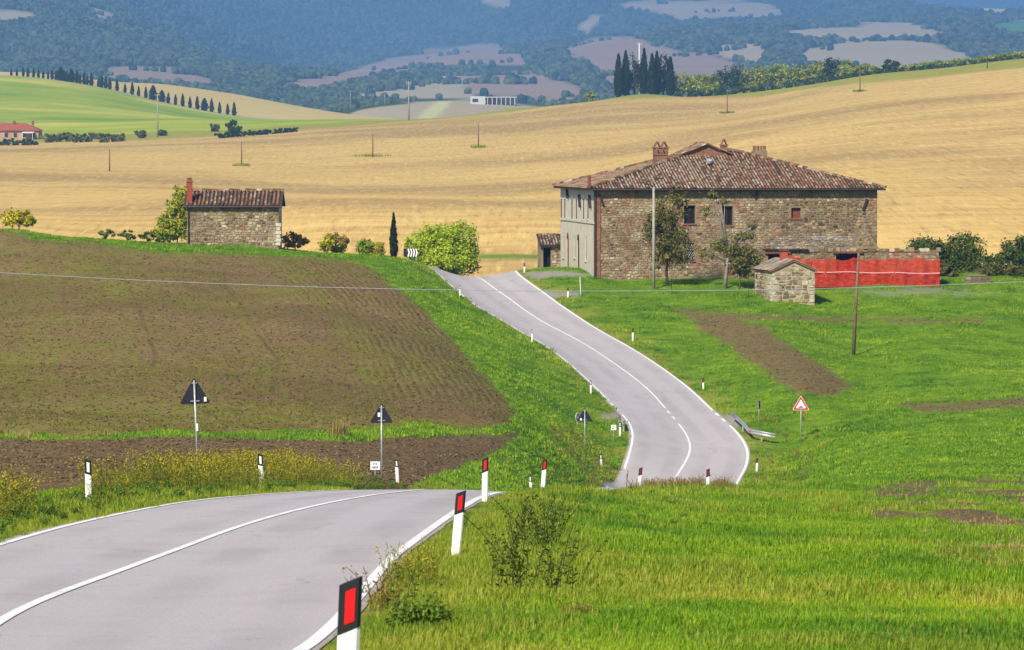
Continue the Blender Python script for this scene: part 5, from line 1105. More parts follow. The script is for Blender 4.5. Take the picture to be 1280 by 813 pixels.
def delineator(label, px, py, D, top_py, kind, lean=0.0, width=0.12, group='delineator posts along the road'):
    b = place(px, py, D) if py and D > 140 else at_dist(px, D); s = F / b.y; h = min(1.12, max(0.76, P(px, top_py, b.y).z - b.z))
    o = empty('delineator_post', b, math.atan2(-b.x, b.y) * -1); o.rotation_euler = (0, R(lean), math.atan2(b.x, b.y) * -1); tag(o, label, 'road post', group)
    w, t = width / 2, 0.035; sl = .055 if kind != 'w' else -.035
    def ring(z0, z1, grow=0.0):           # slanted slice between two heights, higher on one side
        g = w + grow; d = t + grow; c = .018
        poly = [(-g + c, -d), (g - c, -d), (g, -d + c), (g, d - c), (g - c, d), (-g + c, d), (-g, d - c), (-g, -d + c)]
        f = lambda z, x, k: z + k * x / w
        return poly, [(x, y, f(z0, x, 0 if z0 < 0 else sl * .5)) for x, y in poly], [(x, y, f(z1, x, sl * .5)) for x, y in poly]
    def part(nm, z0, z1, mat, grow=0.0):
        p, a, c_ = ring(z0, z1, grow); n = len(p); m = MB().add(a + c_, [tuple(range(n - 1, -1, -1)), tuple(range(n, 2 * n))] + [(i, (i + 1) % n, n + (i + 1) % n, n + i) for i in range(n)]); return m.build(nm, mat, o)
    part('post_body', -0.25, h - .27, M_WHITE); hd = part('post_head', h - .27, h, M_BLACK, .002)
    m = MB(); rw_ = .026; sk = sl * .5 / w
    q = [(-rw_, -t - .006, h - .225 - rw_ * sk), (rw_, -t - .006, h - .225 + rw_ * sk), (rw_, -t - .006, h - .045 + rw_ * sk), (-rw_, -t - .006, h - .045 - rw_ * sk)]; m.prism(q, (0, .005, 0))
    m.build('reflector', {'r': M_RED, 'd': M_DRED, 'w': M_WREF}[kind], hd); return o
RP = [(430, None, 23, 726, 'r', 2.5, 'white delineator post with bright red reflector at the start of the verge'), (569, 698, 54, 615, 'r', 5, 'leaning delineator post with red reflector beside the grassy kerb line'), (606, 627, 84, 573, 'r', 0.5, 'upright delineator post with red reflector where the near road dips away'),
      (678.5, 614, 116, 575, 'r', 4, 'tilted delineator post with red reflector on the grass beyond the dip'), (798.5, 614, 156, 585, 'd', 5, 'leaning dark-red delineator post next to the wooden stake'), (885, 622, 168, 595, 'd', 0, 'upright dark-red delineator post in the weeds below the bend'), (946, 590, 247, 573, 'd', 1, 'delineator post with dark red reflector outside the bend'),
      (879, 488, 279, 474, 'd', 0, 'delineator post with dark red head just uphill of the guardrail'), (791, 427, 304, 411, 'd', 0, 'delineator post with dark red head halfway up the climb'), (710, 373, 323, 360, 'd', 0, 'delineator post with dark red head at the driveway mouth'), (655.5, 341, 347, 333, 'd', 0, 'tiny delineator post at the road crest before the lean-to')]
LP = [(110, 626, 79, 575, 'w', -1, 'delineator post with white reflector before the first sign on the weedy verge'), (327, 603, 101, 568, 'w', -3, 'slightly tilted delineator post with white reflector between the two sign poles'), (497, 604, 151, 575, 'w', -3, 'delineator post with white reflector just past the second sign pole'), (664, 611, 190, 598, 'w', -4, 'half-hidden delineator post with white reflector in the grass dip'),
      (752, 584, 237, 569, 'w', -4, 'tilted delineator post with white reflector beside the inside of the bend'), (775, 545, 254, 528, 'w', 0, 'delineator post with white reflector by the small guardrail inside the bend'), (738.5, 494, 272, 476, 'w', 0, 'delineator post on the grass above the inside of the bend'), (665, 428, 299, 412, 'w', 0, 'delineator post on the field side midway up the climb'), (575, 371, 324, 357, 'w', 0, 'delineator post on the field side near the road crest')]
for p in RP + LP: delineator(p[6], p[0], p[1], p[2], p[3], p[4], p[5])
# --- signs
def tri(cx, z0, side, y, r=.05):
    """rounded triangle outline, point up"""
    h = side * .866; c = [(cx - side / 2, z0), (cx + side / 2, z0), (cx, z0 + h)]; out = []
    cen = Vector((cx, 0, z0 + h / 3))
    for k, (x, z) in enumerate(c):
        v = Vector((x, 0, z)); a0 = (210, 330, 90)[k]; inn = v + (cen - v).normalized() * (2 * r)
        for da in (-50, -25, 0, 25, 50): out.append((inn.x + r * math.cos(R(a0 + da)), y, inn.z + r * math.sin(R(a0 + da))))
    return out
def pole_part(o, h, r=.03): return MB().tube([(0, 0, -.4), (0, 0, h)], r, 10).build('pole', M_GALV, o, True)
def sign_triangle(label, px, py, D, ybot, ytop, front=False, sticker=None, lean=0.0, rz=0.0):
    b = place(px, py, D); s = F / b.y; o = empty('road_sign', b, -math.atan2(b.x, b.y) + rz); o.rotation_euler[1] = R(lean); tag(o, label, 'road sign')
    z0 = (py - ybot) / s; z1 = (py - ytop) / s; side = (z1 - z0) / .866 * .98
    if not front:
        pole_part(o, z1 - .12); pl = MB().prism(tri(0, z0, side, .045), (0, .025, 0)).build('plate', M_SIGNBACK, o)
        for z in (z0 + .09, z1 - .2): MB().box((0, .028, z), (.26 if z < z0 + .2 else .16, .03, .03)).build('clamp', M_GALV, o)
        if sticker: MB().box((sticker[0], .042, z0 + sticker[1]), (sticker[2], .004, sticker[3])).build('sticker', M_WREF, pl)
    else:
        pole_part(o, z1 - .2); y = -.055; pl = MB().prism(tri(0, z0, side, y), (0, .02, 0)).build('plate', M_WREF, o)
        MB().prism(tri(0, z0 + .02, side - .07, y - .008), (0, .005, 0)).build('red_border', simple('sign_red', (.62, .012, .02), .4, .4, .05), pl)
        MB().prism(tri(0, z0 + .115, side - .40, y - .014, .03), (0, .005, 0)).build('white_field', M_WREF, pl)
        MB().prism([(-.17, y - .020, z0 + .15), (.17, y - .020, z0 + .15), (.15, y - .020, z0 + .185), (.07, y - .020, z0 + .20), (.03, y - .020, z0 + .245), (-.04, y - .020, z0 + .245), (-.09, y - .020, z0 + .20), (-.16, y - .020, z0 + .185)], (0, .005, 0)).build('bump_symbol', M_BLACK, pl)
    return o
s1 = sign_triangle('tall black-backed triangular sign on a leaning grey pole among yellow weeds', 247.5, 600, 124, 513, 478, sticker=(.30, .13, .075, .13), lean=-2.2)
MB().box((0.03, -.035, 1.35), (.05, .02, .22)).build('sticker', M_WREF, s1)
sign_triangle('black-backed triangular sign with the small white plate at its foot', 477, 607, 171, 535, 508.5, sticker=(-.09, .30, .09, .15))
sign_triangle('small black-backed triangular sign on grass inside the bend', 731, 563, 241, 525, 507, sticker=(-.22, .12, .10, .13))
sign_triangle('red and white triangular road hump warning sign on the meadow', 1001, 550, 256, 510, 491, front=True)
def small_plate(label, px, py, D, ytop, ybot, wpx, marks):
    b = place(px, py, D); s = F / b.y; o = empty('distance_plate', b, -math.atan2(b.x, b.y)); tag(o, label, 'road sign'); h = (py - ybot) / s; h2 = (py - ytop) / s; w = wpx / s
    MB().tube([(0, 0, -.3), (0, 0, h + .02)], .022, 8).build('pole', M_GALV, o); pl = MB().box((0, -.03, (h + h2) / 2), (w, .02, h2 - h)).build('plate', M_WREF, o)
    m = MB(); H_ = h2 - h
    for (x, z, a, c_) in marks: m.box((x * w, -.043, h + z * H_), (a * w, .004, c_ * H_))
    m.build('lettering', simple('plate_lettering', (.10, .13, .17), .6), pl); return o
MK = [(-.16, .72, .10, .20), (-.05, .79, .16, .07), (.14, .72, .10, .22), (.05, .62, .12, .06), (-.22, .28, .13, .26), (-.04, .30, .12, .28), (.10, .28, .06, .24), (.24, .30, .14, .24)]
small_plate('little white kilometre plate on a short pole beside the second sign', 469, 606, 168, 582, 592.5, 12, MK)
small_plate('little white plate on a short pole inside the bend', 767, 549, 253, 531, 537.5, 6.5, MK[:6])
b = place(721.5, 534, 262); o = empty('round_sign', b, R(62)); tag(o, 'round red-ringed sign seen nearly edge-on behind the bend sign', 'road sign'); pole_part(o, .75, .022)
disc = lambda r, y, t: MB().prism([(r * math.cos(k * math.pi / 12), y, .62 + r * math.sin(k * math.pi / 12)) for k in range(24)], (0, t, 0))
pl = disc(.28, -.05, .02).build('plate', M_WREF, o); disc(.19, -.058, .006).build('red_ring', M_DRED, pl); disc(.10, -.066, .006).build('centre', M_WREF, pl)
b = place(948.5, 530, 264); o = empty('narrow_marker', b, R(8)); tag(o, 'narrow dark marker plate on a thin pole behind the guardrail', 'road sign'); pole_part(o, 1.35, .02); MB().box((0, -.03, 1.13), (.17, .02, .46)).build('plate', M_SIGNBACK, o); MB().box((-.05, -.045, 1.13), (.05, .005, .4)).build('stripe', M_GALV, o)
# chevron board on the crest
b = at_dist(512, 346); b.z += 0.0; o = empty('chevron_board', b, R(-6)); tag(o, 'black and white chevron board on two legs at the road crest', 'road sign')
s = F / 346; z0 = P(512, 321.5, 346).z - b.z; z1 = P(512, 310.5, 346).z - b.z; w = 13 / s; hh = z1 - z0
for x in (-.12 * w, .62 * w): MB().tube([(x, .04, -.3), (x, .04, z1 - .1)], .035, 8).build('leg', M_GALV, o)
pl = MB().box((.25 * w, 0, (z0 + z1) / 2), (w, .03, hh)).build('panel', M_BLACK, o); MB().box((-.46 * w, .2, (z0 + z1) / 2), (.34 * w, .03, hh * .95), R(-25)).build('side_panel', M_SIGNBACK, o)
for k in range(4):
    x = -.2 * w + k * .25 * w; cw = .13 * w; m = MB()
    for sg in (0, 1):
        zz = [z0 + .03, (z0 + z1) / 2, z1 - .03]; a, c_ = (zz[0], zz[1]) if sg == 0 else (zz[2], zz[1])
        q = [(x, -.02, a), (x + cw, -.02, a), (x + cw + .1 * w, -.02, c_), (x + .1 * w, -.02, c_)]; m.prism(q if sg == 0 else q[::-1], (0, .004, 0))
    m.build('chevron', M_WHITE, pl)
# guardrails
def guardrail(label, pxs, D0, D1, hgt=.52):
    pts = [place(px, py, d) for (px, py), d in zip(pxs, np.linspace(D0, D1, len(pxs)))]; o = empty('guardrail', pts[0]); tag(o, label, 'guardrail')
    prof = [(0, -.15), (.05, -.12), (.05, -.06), (0, -.02), (0, .02), (.05, .06), (.05, .12), (0, .15)]; V = []; 
    for i, p in enumerate(pts):
        d = (pts[min(i + 1, len(pts) - 1)] - pts[max(i - 1, 0)]); d.z = 0; d.normalize(); nrm = Vector((d.y, -d.x, 0)); d0 = pts[-1] - pts[0]; nrm = nrm if (d0.y * -1.0 - d0.x * 0 < 0 or Vector((d0.y, -d0.x, 0)).y < 0) else -nrm
        V += [tuple(p - pts[0] + nrm * a + Vector((0, 0, hgt + c_))) for a, c_ in prof]
    n = len(prof); Fq = [(i * n + j, (i + 1) * n + j, (i + 1) * n + j + 1, i * n + j + 1) for i in range(len(pts) - 1) for j in range(n - 1)]
    me = np_mesh('beam', V, Fq); bo = link('beam', me, M_GALV, o); sm = bo.modifiers.new('thick', 'SOLIDIFY'); sm.thickness = .012
    for i in range(0, len(pts), 2): q = pts[i] - pts[0]; MB().box((q.x, q.y + .08, q.z + .2), (.09, .06, .6)).build('post', M_GALV, o)
    q = pts[len(pts) // 2] - pts[0]; MB().box((q.x - .02, q.y - .09, q.z + hgt - .03), (.10, .02, .14)).build('reflector', M_RED, o); return o
guardrail('bent steel guardrail end outside the bend', [(916, 528), (922, 534), (928.5, 540), (937, 550), (952, 552), (969, 553)], 267, 257)
guardrail('short steel guardrail stub inside the bend', [(774, 531), (777, 534), (779.5, 540)], 258, 256)
b = place(781, 611, 158); o = empty('wooden_stake', b); tag(o, 'thin leaning wooden stake in the weeds before the bend', 'stake'); MB().tube([(0, 0, -.3), (.05, 0, .6), (.13, .02, 1.42)], [.028, .025, .018], 6).build('shaft', M_POLE, o); MB().tube([(.10, .01, 1.2), (.10, .01, 1.26)], .03, 6).build('wire_tie', M_IRON, o)
# --- poles
def pole(label, base, h, r0, r1, mat, lean=(0, 0), arms=0, cap=True, group=None):
    o = empty('utility_pole', base); tag(o, label, 'pole', group); t = Vector((lean[0], lean[1], h)); MB().tube([(0, 0, -.5), t * .5, t], [r0, (r0 + r1) / 2, r1], 8).build('shaft', mat, o, True)
    for k in range(arms):
        z = h - .3 - k * .55; c = MB().box((lean[0], 0, z), (1.7 - .3 * k, .09, .1)).build('crossarm', M_GALV, o)
        for x in (-.75, 0, .75): MB().tube([(lean[0] + x * (1 - .18 * k), 0, z + .05), (lean[0] + x * (1 - .18 * k), 0, z + .32)], .07, 6).build('insulator', M_WHITE, c)
    if not arms and cap: MB().tube([(t.x, t.y - r1 - .02, h - .25), (t.x, t.y - r1 - .1, h - .25)], .04, 6).build('insulator', M_CONC, o)
    return o
b = place(817, 361, 327); pole('tall grey concrete pole in front of the farmhouse tree', b, (361 - 234) / F * b.y, .13, .09, M_CONC)
b = place(1066.5, 446, 298); pole('leaning brown wooden pole standing in the bright green meadow', b, (446 - 316) / F * b.y, .13, .08, M_POLE, (.36, 0))
FP = [(466, 197, 168), (137, 214, 187), (302, 208, 178), (598, 185, 155), (909, 142, 112), (1075, 115, 85), (1143, 103, 97)]
for (px, py, ty) in FP[:-1]: b = on_hill(px, py, 600); pole('thin pole standing alone in the stubble field', b, (py - ty) / F * b.y, .16, .11, M_POLE, group='poles across the stubble field')
b = P(1234, 88, 1290); b.z = float(hill_s.z(b.x, 1290)); pole('pole on the ridge by the low hedge plants', b, P(1234, 54, 1290).z - b.z, .17, .12, M_POLE)
b = P(511, 147, 1385); b.z = float(hill_s.z(b.x, 1385)); pole('tall pale pylon pole with insulators on the ridge path', b, P(511, 102, 1385).z - b.z, .26, .17, M_CONC, arms=2)
b = P(197, 171, 1330); b.z = float(hill_s.z(b.x, 1330)); pole('tall slim pole rising by the hedge below the green hill', b, P(197, 118, 1330).z - b.z, .22, .15, M_CONC, arms=1)
b = P(799, 110, 1475); b.z = float(hill_s.z(b.x, 1475)); pole('white pylon pole showing above the cypress clump', b, P(799, 54, 1475).z - b.z, .24, .16, M_WHITE, arms=2)
for i, (px, ty, by) in enumerate(((438, 115, 127), (481, 118, 128))):
    D = 2590; b = P(px, by, D); b.z = float(mount_s.z(b.x, D)); pole('little pale pole near the white farm sheds', b, max(4.0, P(px, ty, D).z - b.z), .22, .18, M_CONC, group='pale poles near the white sheds', cap=True)
for (px, h, lb_, mt) in ((726, 1.35, 'white stake in the grass before the plastered wall', M_WHITE), (840, 1.1, 'thin dark stake in the yard grass near the concrete pole', M_IRON), (936, 2.2, 'thin dark post standing just beside the little hut', M_IRON)):
    b = at_dist(px, 325 if px != 936 else 322); o = empty('yard_stake', b); tag(o, lb_, 'stake'); MB().tube([(0, 0, -.2), (-.06, 0, h)], .028, 6).build('shaft', mt, o); MB().tube([(-.06, 0, h), (-.06, 0, h + .03)], .035, 6).build('tip', mt, o)
# --- cable across the valley on its two poles
wp = [(-330, 316), (0, 341), (300, 355), (560, 363.5), (830, 364), (1060, 360), (1280, 352), (1600, 334)]
cw_ = []; xs = np.linspace(-330, 1600, 60); co = np.polyfit([a for a, b_ in wp], [b_ for a, b_ in wp], 3)
for x in xs: cw_.append(P(x, np.polyval(co, x), 205))
m = MB().tube([p - cw_[0] for p in cw_], .015, 5); o = m.build('overhead_cable', simple('pale_cable', (.30, .32, .37), .5, .3, .1), None, True); o.location = cw_[0]; tag(o, 'pale overhead cable hanging across the valley in front of the fields', 'cable')
for q in (cw_[0], cw_[-1]): g0 = gz1(q.x, q.y); pole('wooden pole carrying the overhead cable beside the valley', Vector((q.x, q.y, g0)), q.z - g0 + .1, .14, .1, M_POLE, group='poles of the overhead cable')
# --- red-roofed house by the green hill
b = P(48, 177, 1325); b.z = float(hill_s.z(b.x, 1325)) - .2; s = F / 1325; fh = empty('red_roofed_house', b, R(-2)); tag(fh, 'low pinkish house with red hipped roof below the green hill', 'house')
wd, wh = 23.0, P(48, 163.5, 1325).z - b.z; M_PINK = simple('pink_render', (.46, .30, .21), .9, .1, .15, .5)
MB().box((-wd / 2, 4, wh / 2 - .3), (wd, 8, wh + .6)).build('wall', M_PINK, fh)
rh = P(20, 154, 1325).z - P(20, 163.5, 1325).z; o1 = .7
r_ = MB().add([(-wd - o1, -o1, wh), (o1, -o1, wh), (o1, 8 + o1, wh), (-wd - o1, 8 + o1, wh), (-wd + 4, 4, wh + rh), (-4.5, 4, wh + rh)], [(0, 1, 5, 4), (1, 2, 5), (2, 3, 4, 5), (3, 0, 4), (3, 2, 1, 0)]).build('roof', simple('red_roof_tiles', (.36, .095, .06), .85, .15, .2, 1.5, bump=.1), fh)
for x in (-8, -2.2): MB().box((x, 3.4, wh + rh), (.7, .7, 1.5)).build('chimney', M_BRICKWALL, r_)
for i, x in enumerate((-1.6, -4.4, -7.2, -10.0, -13, -16, -19)):
    w_ = MB().box((x, -.03, wh * .52), (.95, .1, 1.35)).build('window', M_SHUT, fh); MB().box((x, -.08, wh * .52 - .78), (1.2, .12, .12)).build('sill', M_PLASTER, w_)
MB().box((-2.9, -2, 2.3), (3.6, 3.2, .14), 0, None, R(6)).build('porch_roof', M_WHITE, fh); [MB().tube([(x, -3.4, 0), (x, -3.4, 2.2)], .09, 6).build('porch_post', M_WHITE, fh) for x in (-4.5, -1.3)]
# --- white farm sheds on the mid hill
b = P(588, 129, 2600); b.z = float(mount_s.z(b.x, 2600)) - .5; ws = empty('white_farm_shed', b); tag(ws, 'long white flat-roofed farm shed far off on the pale hill', 'shed')
M_WSH = simple('white_shed_paint', (.55, .56, .58), .7, .2, .05, .5); MB().box((4.5, 4, 2.4), (9, 8, 5.4)).build('block', M_WSH, ws); MB().box((18.6, 4, 4.6), (19, 9, .5)).build('canopy_roof', M_WSH, ws)
for x in np.linspace(10.5, 27, 7): MB().box((x, -.2, 2.2), (.45, .45, 4.6)).build('canopy_post', M_WSH, ws)
MB().box((18.6, 7.6, 2.1), (18.4, .4, 4.4)).build('rear_wall', simple('shed_shade_wall', (.35, .36, .38)), ws); MB().box((3, -.05, 2.6), (3.4, .1, 2)).build('shed_door', M_SHUT, ws)
# ================================================================== GRASS, WEEDS, CLODS
def blades_mesh(name, n, h, spread, wid, seed, bend=.5, col=None):
    rg = np.random.default_rng(seed); V = []; Fq = []; C = []
    for i in range(n):
        a = rg.uniform(0, 6.283); d = rg.uniform(0, 1) ** .7 * spread; p = np.array([math.cos(a) * d, math.sin(a) * d, -.01]); hh = h * rg.uniform(.55, 1.2); b = rg.uniform(0, 6.283); lean = rg.uniform(.1, bend) * hh; dr = np.array([math.cos(b), math.sin(b), 0]); sd = np.array([-math.sin(b), math.cos(b), 0]) * wid * rg.uniform(.7, 1.3)
        m_ = p + dr * lean * .35 + np.array([0, 0, hh * .6]); t = p + dr * lean + np.array([0, 0, hh * (1 - .25 * lean / hh)]); k = len(V)
        V += [p - sd, p + sd, m_ + sd * .75, m_ - sd * .75, t + sd * .12, t - sd * .12]; Fq += [(k, k + 1, k + 2, k + 3), (k + 3, k + 2, k + 4, k + 5)]
    return np_mesh(name, np.array(V), np.array(Fq))
def grass_mat(name, stops, dry=0.0, trans=.3):
    n = NT(name); p = n.pos(); med = n.noise(p, .35, 5, .6); big = n.noise(p, .06, 3); r = n.node('ShaderNodeObjectInfo').outputs['Random']
    f = n.math('ADD', n.math('MULTIPLY', med, .50), n.math('ADD', n.math('MULTIPLY', r, .18), n.math('MULTIPLY', n.noise(p, .10, 4, .6), .32))); c = n.ramp(f, stops)
    n.base(c); n.rough(.6); n.b.inputs['Specular IOR Level'].default_value = .25
    tr = n.node('ShaderNodeBsdfTranslucent', {'Color': n.mix(1.0, c, (1.2, 1.2, .7), 'MULTIPLY')}); mx = n.node('ShaderNodeMixShader', {0: trans, 1: n.b.outputs[0], 2: tr.outputs[0]}); n.l.new(mx.outputs[0], n.out.inputs[0]); return n.m
GR = [(.30, (.045, .135, .006)), (.42, (.105, .235, .008)), (.54, (.205, .340, .010)), (.66, (.33, .42, .015)), (.8, (.50, .47, .04))]
M_GRASS = grass_mat('meadow_blades', GR); M_VERGE = grass_mat('verge_blades', [(.3, (.10, .19, .010)), (.5, (.24, .30, .02)), (.72, (.42, .38, .05)), (.85, (.5, .4, .1))]); M_DRY = grass_mat('dry_blades', [(.3, (.20, .14, .04)), (.6, (.42, .32, .10)), (.8, (.55, .45, .2))], trans=.2)
def sample(n, lo, hi, pw=1.0, um=0.148):
    D = np.exp(RNG.uniform(math.log(lo), math.log(hi), n)) if pw == 1 else lo + (hi - lo) * RNG.uniform(0, 1, n) ** pw
    return RNG.uniform(-um, um, n) * D, D
def finish(x, y, thr=.5):
    z = ground_z(x, y); d = road_dist(x, y); _, _, so, stp, we, di, gv_ = zones(x, y, z); bare = np.maximum.reduce([so, stp, we, di, gv_]); return z, d, bare
tg = [(blades_mesh('tuft_%d' % i, 12, .085, .085, .005, 300 + i), M_GRASS) for i in range(5)]
x, y = sample(255000, 28, 175, um=.18); z, d, bare = finish(x, y); big = fbm(x * .5, y * .5, 3, 71)
k = (d > np.where(x > -2.5, RNG.uniform(.10, .42, len(x)), RNG.uniform(-.12, .2, len(x)))) & (RNG.random(len(x)) > bare * 1.5) & ~((y > 105) & (x < -3) & (y < 200) & (bare > .4))
vs = smooth(2.6, .4, d + (fbm(x * .8, y * .8, 3, 4) - .5) * 2.2)
isv = k & (RNG.random(len(x)) < np.maximum(vs * .75, .5 * smooth(.56, .70, fbm(x * .22 + 5, y * .13, 4, 75)))); isg = k & ~isv; sc = lambda m: RNG.uniform(.7, 1.25, m.sum()) * (.45 + 1.2 * big[m]) * np.interp(y[m], [30, 80, 175], [.85, 1.25, 1.9]) * np.interp(d[m], [0, 1.2], [.55, 1.0])
scatter('meadow_grass', np.stack([x, y, z], 1)[isg], sc(isg), RNG.uniform(0, 6.28, isg.sum()), tg, 'short bright green grass covering the near meadow', 'grass')
scatter('verge_grass', np.stack([x, y, z], 1)[isv], sc(isv) * 1.15, RNG.uniform(0, 6.28, isv.sum()), [(blades_mesh('verge_tuft_%d' % i, 11, .10, .09, .005, 320 + i), M_VERGE) for i in range(4)], 'yellowing grass along the road edges', 'grass')
x, y = sample(112000, 170, 352, um=.158); z, d, bare = finish(x, y)
k = (d > .2) & (bare < .5); big = fbm(x * .3, y * .3, 3, 72); hr_ = fbm(x * .09, y * .25, 3, 73)
k &= ~((y > 334) & (x > 6.2) & (x < 29)); s_ = RNG.uniform(.9, 1.7, len(x)) * (.4 + 1.25 * big)
scatter('far_grass', np.stack([x, y, z], 1)[k], s_[k] * 1.1, RNG.uniform(0, 6.28, k.sum()), [(blades_mesh('far_tuft_%d' % i, 14, .085, .20, .014, 340 + i), M_GRASS) for i in range(4)], 'rough green grass on the slopes beside the climbing road', 'grass')
x, y = sample(5000, 34, 200); z, d, bare = finish(x, y); k = (d > .3) & (RNG.random(len(x)) < .1 + .8 * np.maximum(bare, smooth(.55, .7, fbm(x * .25, y * .25, 3, 74)))) & (x > -2)
scatter('dry_stalks', np.stack([x, y, z], 1)[k], RNG.uniform(.6, 1.3, k.sum()), RNG.uniform(0, 6.28, k.sum()), [(blades_mesh('dry_%d' % i, 5, .13, .12, .004, 350 + i, 1.3), M_DRY) for i in range(3)], 'dry straw-coloured stalks among the meadow grass', 'grass')
x, y = sample(60000, 52, 200); z, d, bare = finish(x, y); px_, _ = PX(x, y, z); k = (px_ > 1040) & (bare > .25) & (RNG.random(len(x)) < .55)
scatter('dry_stubble', np.stack([x, y, z], 1)[k], RNG.uniform(.4, .95, k.sum()), RNG.uniform(0, 6.28, k.sum()), [(blades_mesh('stubble_%d' % i, 6, .12, .12, .006, 355 + i, 1.6), M_DRY) for i in range(3)], 'dry stubble lying on the bare patches of the meadow', 'grass')
# dry grass and weeds on the knoll before the bend and on verges
def weed_mesh(name, n, h, seed, lo, hi, leaf=.03, nleaf=26, spread=.25, tips=None):
    rg = np.random.default_rng(seed); V = []; Fq = []; C = []
    def quad(p, a, b, c): k = len(V); V.extend([p - a - b, p + a - b, p + a + b, p - a + b]); Fq.append((k, k + 1, k + 2, k + 3)); C.extend([c] * 4)
    for i in range(n):
        an = rg.uniform(0, 6.283); L = h * rg.uniform(.6, 1.1); dr = np.array([math.cos(an), math.sin(an), 0]) * rg.uniform(.1, .6); p0 = np.array([rg.uniform(-1, 1), rg.uniform(-1, 1), 0]) * spread * .4; col = np.array(lo) * .8
        pts = [p0 + dr * L * (t ** 1.6) + np.array([0, 0, L * t * (1 - .12 * t)]) for t in np.linspace(0, 1, 6)]
        for a, b in zip(pts[:-1], pts[1:]):
            sd = np.cross(b - a, rg.normal(size=3)); sd /= np.linalg.norm(sd); k = len(V); w = .0045; V.extend([a - sd * w, a + sd * w, b + sd * w * .7, b - sd * w * .7]); Fq.append((k, k + 1, k + 2, k + 3)); C.extend([col] * 4)
        for j in range(nleaf):
            t = rg.uniform(.18, 1.0); q = np.array([np.interp(t * 5, range(6), [p[c] for p in pts]) for c in range(3)]) + rg.normal(size=3) * leaf * 1.1; a = rg.normal(size=3); a /= np.linalg.norm(a); b = np.cross(a, rg.normal(size=3)); b /= np.linalg.norm(b); s = leaf * rg.uniform(.5, 1.2); f = rg.uniform(0, 1)
            c = np.array(lo) * (1 - f) + np.array(hi) * f
            if tips is not None and t > .72 and rg.random() < .6: c = np.array(tips)
            quad(q, a * s * .35, b * s, c)
    return np_mesh(name, np.array(V), np.array(Fq), False, np.array(C))
M_WEED = leaf_mat('weed_leaves', .3)
mus = [(weed_mesh('mustard_%d' % i, 7, .62, 400 + i, (.12, .15, .015), (.33, .30, .03), .015, 30, .3, (.52, .40, .025)), M_WEED) for i in range(4)]
brw = [(weed_mesh('russet_%d' % i, 8, .5, 410 + i, (.16, .12, .03), (.36, .25, .06), .018, 26, .3, (.40, .26, .07)), M_WEED) for i in range(3)]
grn = [(weed_mesh('docks_%d' % i, 7, .38, 420 + i, (.06, .12, .012), (.18, .27, .025), .035, 26, .25), M_WEED) for i in range(3)]
def along(edge_, side, i0, i1, n, lo, hi, pw=1.0):
    i = RNG.integers(i0, i1, n); off = lo + (hi - lo) * RNG.uniform(0, 1, n) ** pw; q = edge_[i] + side * un[i] * off[:, None] + RNG.normal(size=(n, 2)) * .12; return q[:, 0], q[:, 1]
def idx_at(D): return int(np.argmin(np.abs(sy - D)))
x, y = along(Lm, -1, idx_at(66), idx_at(140), 1000, 1.0, 4.6, .8); z = ground_z(x, y); f = fbm(x * .45, y * .45, 3, 81); k = f > .44
scatter('mustard_weeds', np.stack([x, y, z], 1)[k], RNG.uniform(.65, 1.35, k.sum()) * np.interp(f[k], [.42, .62], [.75, 1.25]), RNG.uniform(0, 6.28, k.sum()), mus, 'tall yellow-flowering weeds on the verge around the sign poles', 'weeds')
x, y = along(Lm, -1, idx_at(58), idx_at(150), 380, .5, 2.6); z = ground_z(x, y)
x2, y2 = along(Rm, 1, idx_at(60), idx_at(170), 45, .4, 5.0); x = np.concatenate([x, x2]); y = np.concatenate([y, y2]); z = ground_z(x, y)
scatter('verge_weeds', np.stack([x, y, z], 1), RNG.uniform(.3, .75, len(x)), RNG.uniform(0, 6.28, len(x)), grn, 'dark green leafy weeds on the road verges', 'weeds')
kn = [(px, D) for px, D in zip(RNG.uniform(740, 910, 420), RNG.uniform(148, 174, 420))]; x = np.array([(a - 640) / F * b_ for a, b_ in kn]); y = np.array([b_ for a, b_ in kn]); dd = road_dist(x, y); k = dd > .4; x, y = x[k], y[k]
x3, y3 = along(Rm, 1, idx_at(226), idx_at(262), 70, .8, 4.5); x4, y4 = along(Lm, -1, idx_at(205), idx_at(250), 110, .3, 3.0); x = np.concatenate([x, x3, x4]); y = np.concatenate([y, y3, y4]); z = ground_z(x, y)
scatter('russet_weeds', np.stack([x, y, z], 1), RNG.uniform(.5, 1.15, len(x)), RNG.uniform(0, 6.28, len(x)), brw, 'russet and straw-coloured weeds on the knoll before the bend', 'weeds')
# single plants one can point to
def weed_plant(name, label, px, py, D, meshes, scale, spots):
    b = place(px, py, D); o = empty(name, b); tag(o, label, 'plant')
    for i, (dx, dy, sc_, rz) in enumerate(spots):
        me = meshes[i % len(meshes)][0]; c = link('spray', me, None, o); c['kind'] = 'stuff'; c.location = (dx, dy, gz1(b.x + dx, b.y + dy) - b.z); c.scale = (sc_ * scale,) * 3; c.rotation_euler = (0, 0, rz)
    return o
tw = [(weed_mesh('sprig_%d' % i, 9, .75, 430 + i, (.05, .08, .012), (.15, .18, .025), .024, 22, .5), M_WEED) for i in range(3)]
for m_, mt_ in mus + brw + grn + tw:
    if not m_.materials: m_.materials.append(mt_)
rr = random.Random(3)
weed_plant('leafy_weed', 'large dark leafy weed clump on the near meadow, the lower of two', 668, 745, 45, tw, 1.35, [(rr.uniform(-.3, .3), rr.uniform(-.3, .3), rr.uniform(.6, 1), rr.uniform(0, 6)) for _ in range(4)])
weed_plant('leafy_weed', 'dark leafy weed clump on the near meadow just beyond the larger one', 672, 690, 57, tw, 1.3, [(rr.uniform(-.35, .35), rr.uniform(-.3, .3), rr.uniform(.6, 1), rr.uniform(0, 6)) for _ in range(4)])
